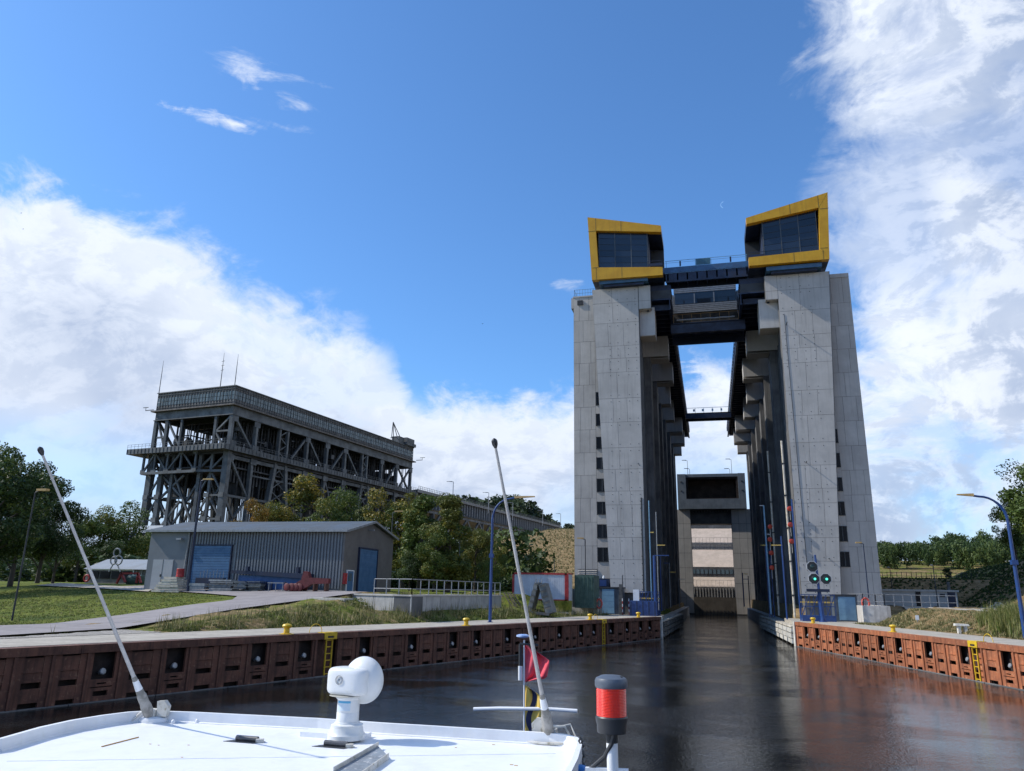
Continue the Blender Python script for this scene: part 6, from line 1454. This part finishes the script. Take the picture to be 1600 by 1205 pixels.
# jackstaff with flags at the bow
yj = 13.; J = lambda px, py, dy=0: Vector(onY(px, py, yj+dy))
t = thing('jackstaff', 'white bow staff with blue disc top, lamp tube and long white crossbar', 'flagstaff', (float(J(819, 1140)[0]), yj, 1.25))
MB().tube([J(819, 1300), J(819, 1000)], .014, 8).build('pole', white, t, True)
MB().lathe(J(817, 997), [(.05, 0), (.11, .02), (.11, .045), (.06, .06)], 18).build('top_disc', mat('disc_blue', (.10, .22, .5), (.5, .6, .8), .4, 9.), t, True)
MB().tube([J(813, 1040), J(813, 1007)], .028, 10).build('lamp_tube', steel_dark, t, True); MB().tube([J(813, 1063), J(813, 1041)], .036, 10).build('lamp_glass', white, t, True)
MB().bar(J(812, 1006), J(841, 1008), .03).build('bracket', steel_dark, t)
MB().tube([J(740, 1108), J(780, 1107), J(858, 1108), J(902, 1111)], .028, 10).build('crossbar', white, t, True)
def cloth(name, label, cat, rows, amp, mt, ph=0.):
    """rows: list of (left px,py) -> (right px,py)"""
    V = []; nr = 14; nc = 16
    for i in range(nr+1):
        kk = i/nr*(len(rows)-1); a = min(int(kk), len(rows)-2); f = kk-a
        l = np.array(rows[a][0])*(1-f)+np.array(rows[a+1][0])*f; r2 = np.array(rows[a][1])*(1-f)+np.array(rows[a+1][1])*f
        for j in range(nc+1):
            w = j/nc; p = l+(r2-l)*w; V.append(tuple(J(p[0], p[1], amp*math.sin(w*9+i*.35+ph)*(w**.6)+.03)))
    me = bpy.data.meshes.new(name); me.from_pydata(V, [], [(i*(nc+1)+j, i*(nc+1)+j+1, (i+1)*(nc+1)+j+1, (i+1)*(nc+1)+j) for i in range(nr) for j in range(nc)])
    me.polygons.foreach_set('use_smooth', [True]*len(me.polygons)); me.materials.append(mt); o = inst(name, me, None); o.modifiers.new('thickness', 'SOLIDIFY').thickness = .004
    return tag(o, label, cat)
cloth('red_flag', 'red pennant flying from the bow staff', 'flag', [((820, 1007), (824, 1009)), ((820, 1020), (858, 1031)), ((821, 1040), (858, 1040)), ((821, 1055), (854, 1060)), ((821, 1066), (828, 1064))], .10, mat('flag_red', (.82, .11, .14), (.68, .07, .10), .8, 6.))
fm = bpy.data.materials.new('flag_yellow_blue'); fm.use_nodes = True; g = G(fm.node_tree)
pos = g.n('ShaderNodeTexCoord').outputs['Object']; sx = g.n('ShaderNodeSeparateXYZ', {0: pos}).outputs; jx = float(J(830, 1100)[0])
wv = g.m('ADD', g.m('MULTIPLY', g.m('SUBTRACT', sx[0], jx), 7.), g.m('MULTIPLY', g.m('SINE', g.m('MULTIPLY', sx[2], 9.)), .35))
fac = g.rng(g.m('ABSOLUTE', wv), .26, .31)
g.n('ShaderNodeOutputMaterial', {'Surface': g.n('ShaderNodeBsdfPrincipled', {'Base Color': g.mix(fac, (.03, .035, .09), (.72, .48, .10)), 'Roughness': .8})})
cloth('striped_flag', 'yellow and dark blue flag hanging limp below the red pennant', 'flag', [((820, 1070), (826, 1074)), ((820, 1083), (846, 1088)), ((820, 1110), (852, 1110)), ((820, 1150), (846, 1150))], .06, fm, 1.)
# warning beacon on a white post
yb = 3.3; Bk = lambda px, py: Vector(onY(px, py, yb)); c = Bk(956, 1145); u2 = .1305/53
t = thing('warning_beacon', 'red lensed warning beacon with grey cap on a white post', 'beacon', tuple(c))
MB().lathe(c, [(23*u2, 0), (24*u2, 3*u2), (24*u2, 12*u2), (26*u2, 19*u2), (26.5*u2, 24*u2), (25*u2, 26*u2)], 32).build('base', black, t, True)
lens = bpy.data.materials.new('red_lens'); lens.use_nodes = True; g = G(lens.node_tree)
g.n('ShaderNodeOutputMaterial', {'Surface': g.n('ShaderNodeBsdfPrincipled', {'Base Color': (.80, .035, .006, 1), 'Roughness': .14, 'Coat Weight': .35})})
pr = [(24.6*u2, 26*u2)]
for i in range(18): z = 27+i*2.3; pr += [(24.9*u2, z*u2), (24.2*u2, (z+1.4)*u2)]
pr += [(24.6*u2, 69*u2)]
MB().lathe(c, pr, 36).build('lens', lens, t, True)
MB().lathe(c, [(25.5*u2, 69*u2), (27*u2, 72*u2), (27*u2, 80*u2), (25*u2, 84*u2), (16*u2, 88*u2), (4*u2, 89*u2)], 36).build('cap', mat('cap_grey', (.10, .12, .15), (.07, .085, .11), .45, 9.), t, True)
MB().bar(c+Vector((-20*u2, 5*u2, 87*u2)), c+Vector((20*u2, -8*u2, 87*u2)), 1.6*u2).build('cap_groove', black, t)
MB().tube([c+Vector((0, 0, -15*u2)), c], 9.5*u2, 16).build('neck', steel_dark, t, True)
MB().tube([c+Vector((.004, 0, -130*u2)), c+Vector((0, 0, -13*u2))], 9.2*u2, 18).build('post', white, t, True)
MB().lathe(c+Vector((.003, 0, -66*u2)), [(9*u2, 6*u2), (15*u2, 0), (15*u2, -6*u2)], 18).build('post_collar', white, t, True)
MB().tube([Bk(962, 1143)+Vector((0, -.035, 0)), Bk(957, 1160)+Vector((0, -.03, 0)), Bk(945, 1182), Bk(926, 1199), Bk(905, 1215)], .0085, 8).build('cable', black, t, True)
MB().bar(Bk(915, 1203), Bk(982, 1206), .02, .02).build('rail', white, t)
v = onY(905, 1185, 6.6)
t = thing('side_chain', 'black chain links and blue cloth hanging at the right edge of the boat roof', 'chain', tuple(v))
for i, (px, py) in enumerate(((907, 1158), (909, 1166), (908, 1174), (910, 1181), (908, 1189), (911, 1197))): MB().tube([onY(px, py-5, 6.9), onY(px+2.5, py, 6.9), onY(px, py+5, 6.9), onY(px-2.5, py, 6.9), onY(px, py-5, 6.9)], .009, 6, False).build('link', black, t, True)
M = MB(); sbox(M, onY(905, 1206, 6.4), (.06, .05, .05), .6, .6, 14, 8); M.build('blue_cloth', mat('cloth_blue', (.02, .16, .45), None, .6), t, True)
# moon and birds
v = onY(1131, 320, 3800); t_ = MB(); a = [(v[0]+18*math.cos(q), v[1], v[2]+18*math.sin(q)) for q in np.linspace(math.radians(95), math.radians(255), 12)]; b = [(v[0]+6+21*math.cos(q), v[1], v[2]+2+20*math.sin(q)) for q in np.linspace(math.radians(235), math.radians(112), 10)]
t_.prism(a+b, (0, 4, 0)); mm = bpy.data.materials.new('moonlight'); mm.use_nodes = True; g = G(mm.node_tree); g.n('ShaderNodeOutputMaterial', {'Surface': g.n('ShaderNodeEmission', {'Color': (.22, .44, .82, 1), 'Strength': 1.0})})
tag(t_.build('moon', mm), 'faint daytime crescent moon between the yellow boxes', 'moon')
for px, py, D, w_ in ((33, 333, 70, 'upper of the two distant birds over the left cloud'), (36, 358, 72, 'lower of the two distant birds over the left cloud'), (754, 506, 90, 'single distant bird in the blue sky left of the lift')):
    v = onY(px, py, D); M = MB(); s = .16
    M.add([(v[0]-s, v[1], v[2]+.06), (v[0], v[1]-.05, v[2]), (v[0]+s, v[1], v[2]+.05), (v[0], v[1]+.06, v[2]+.01), (v[0], v[1], v[2]-.05)], [(0, 1, 3), (1, 2, 3), (0, 4, 1), (1, 4, 2), (2, 4, 3), (3, 4, 0)])
    tag(M.build('bird', black), w_, 'bird', 'distant birds')
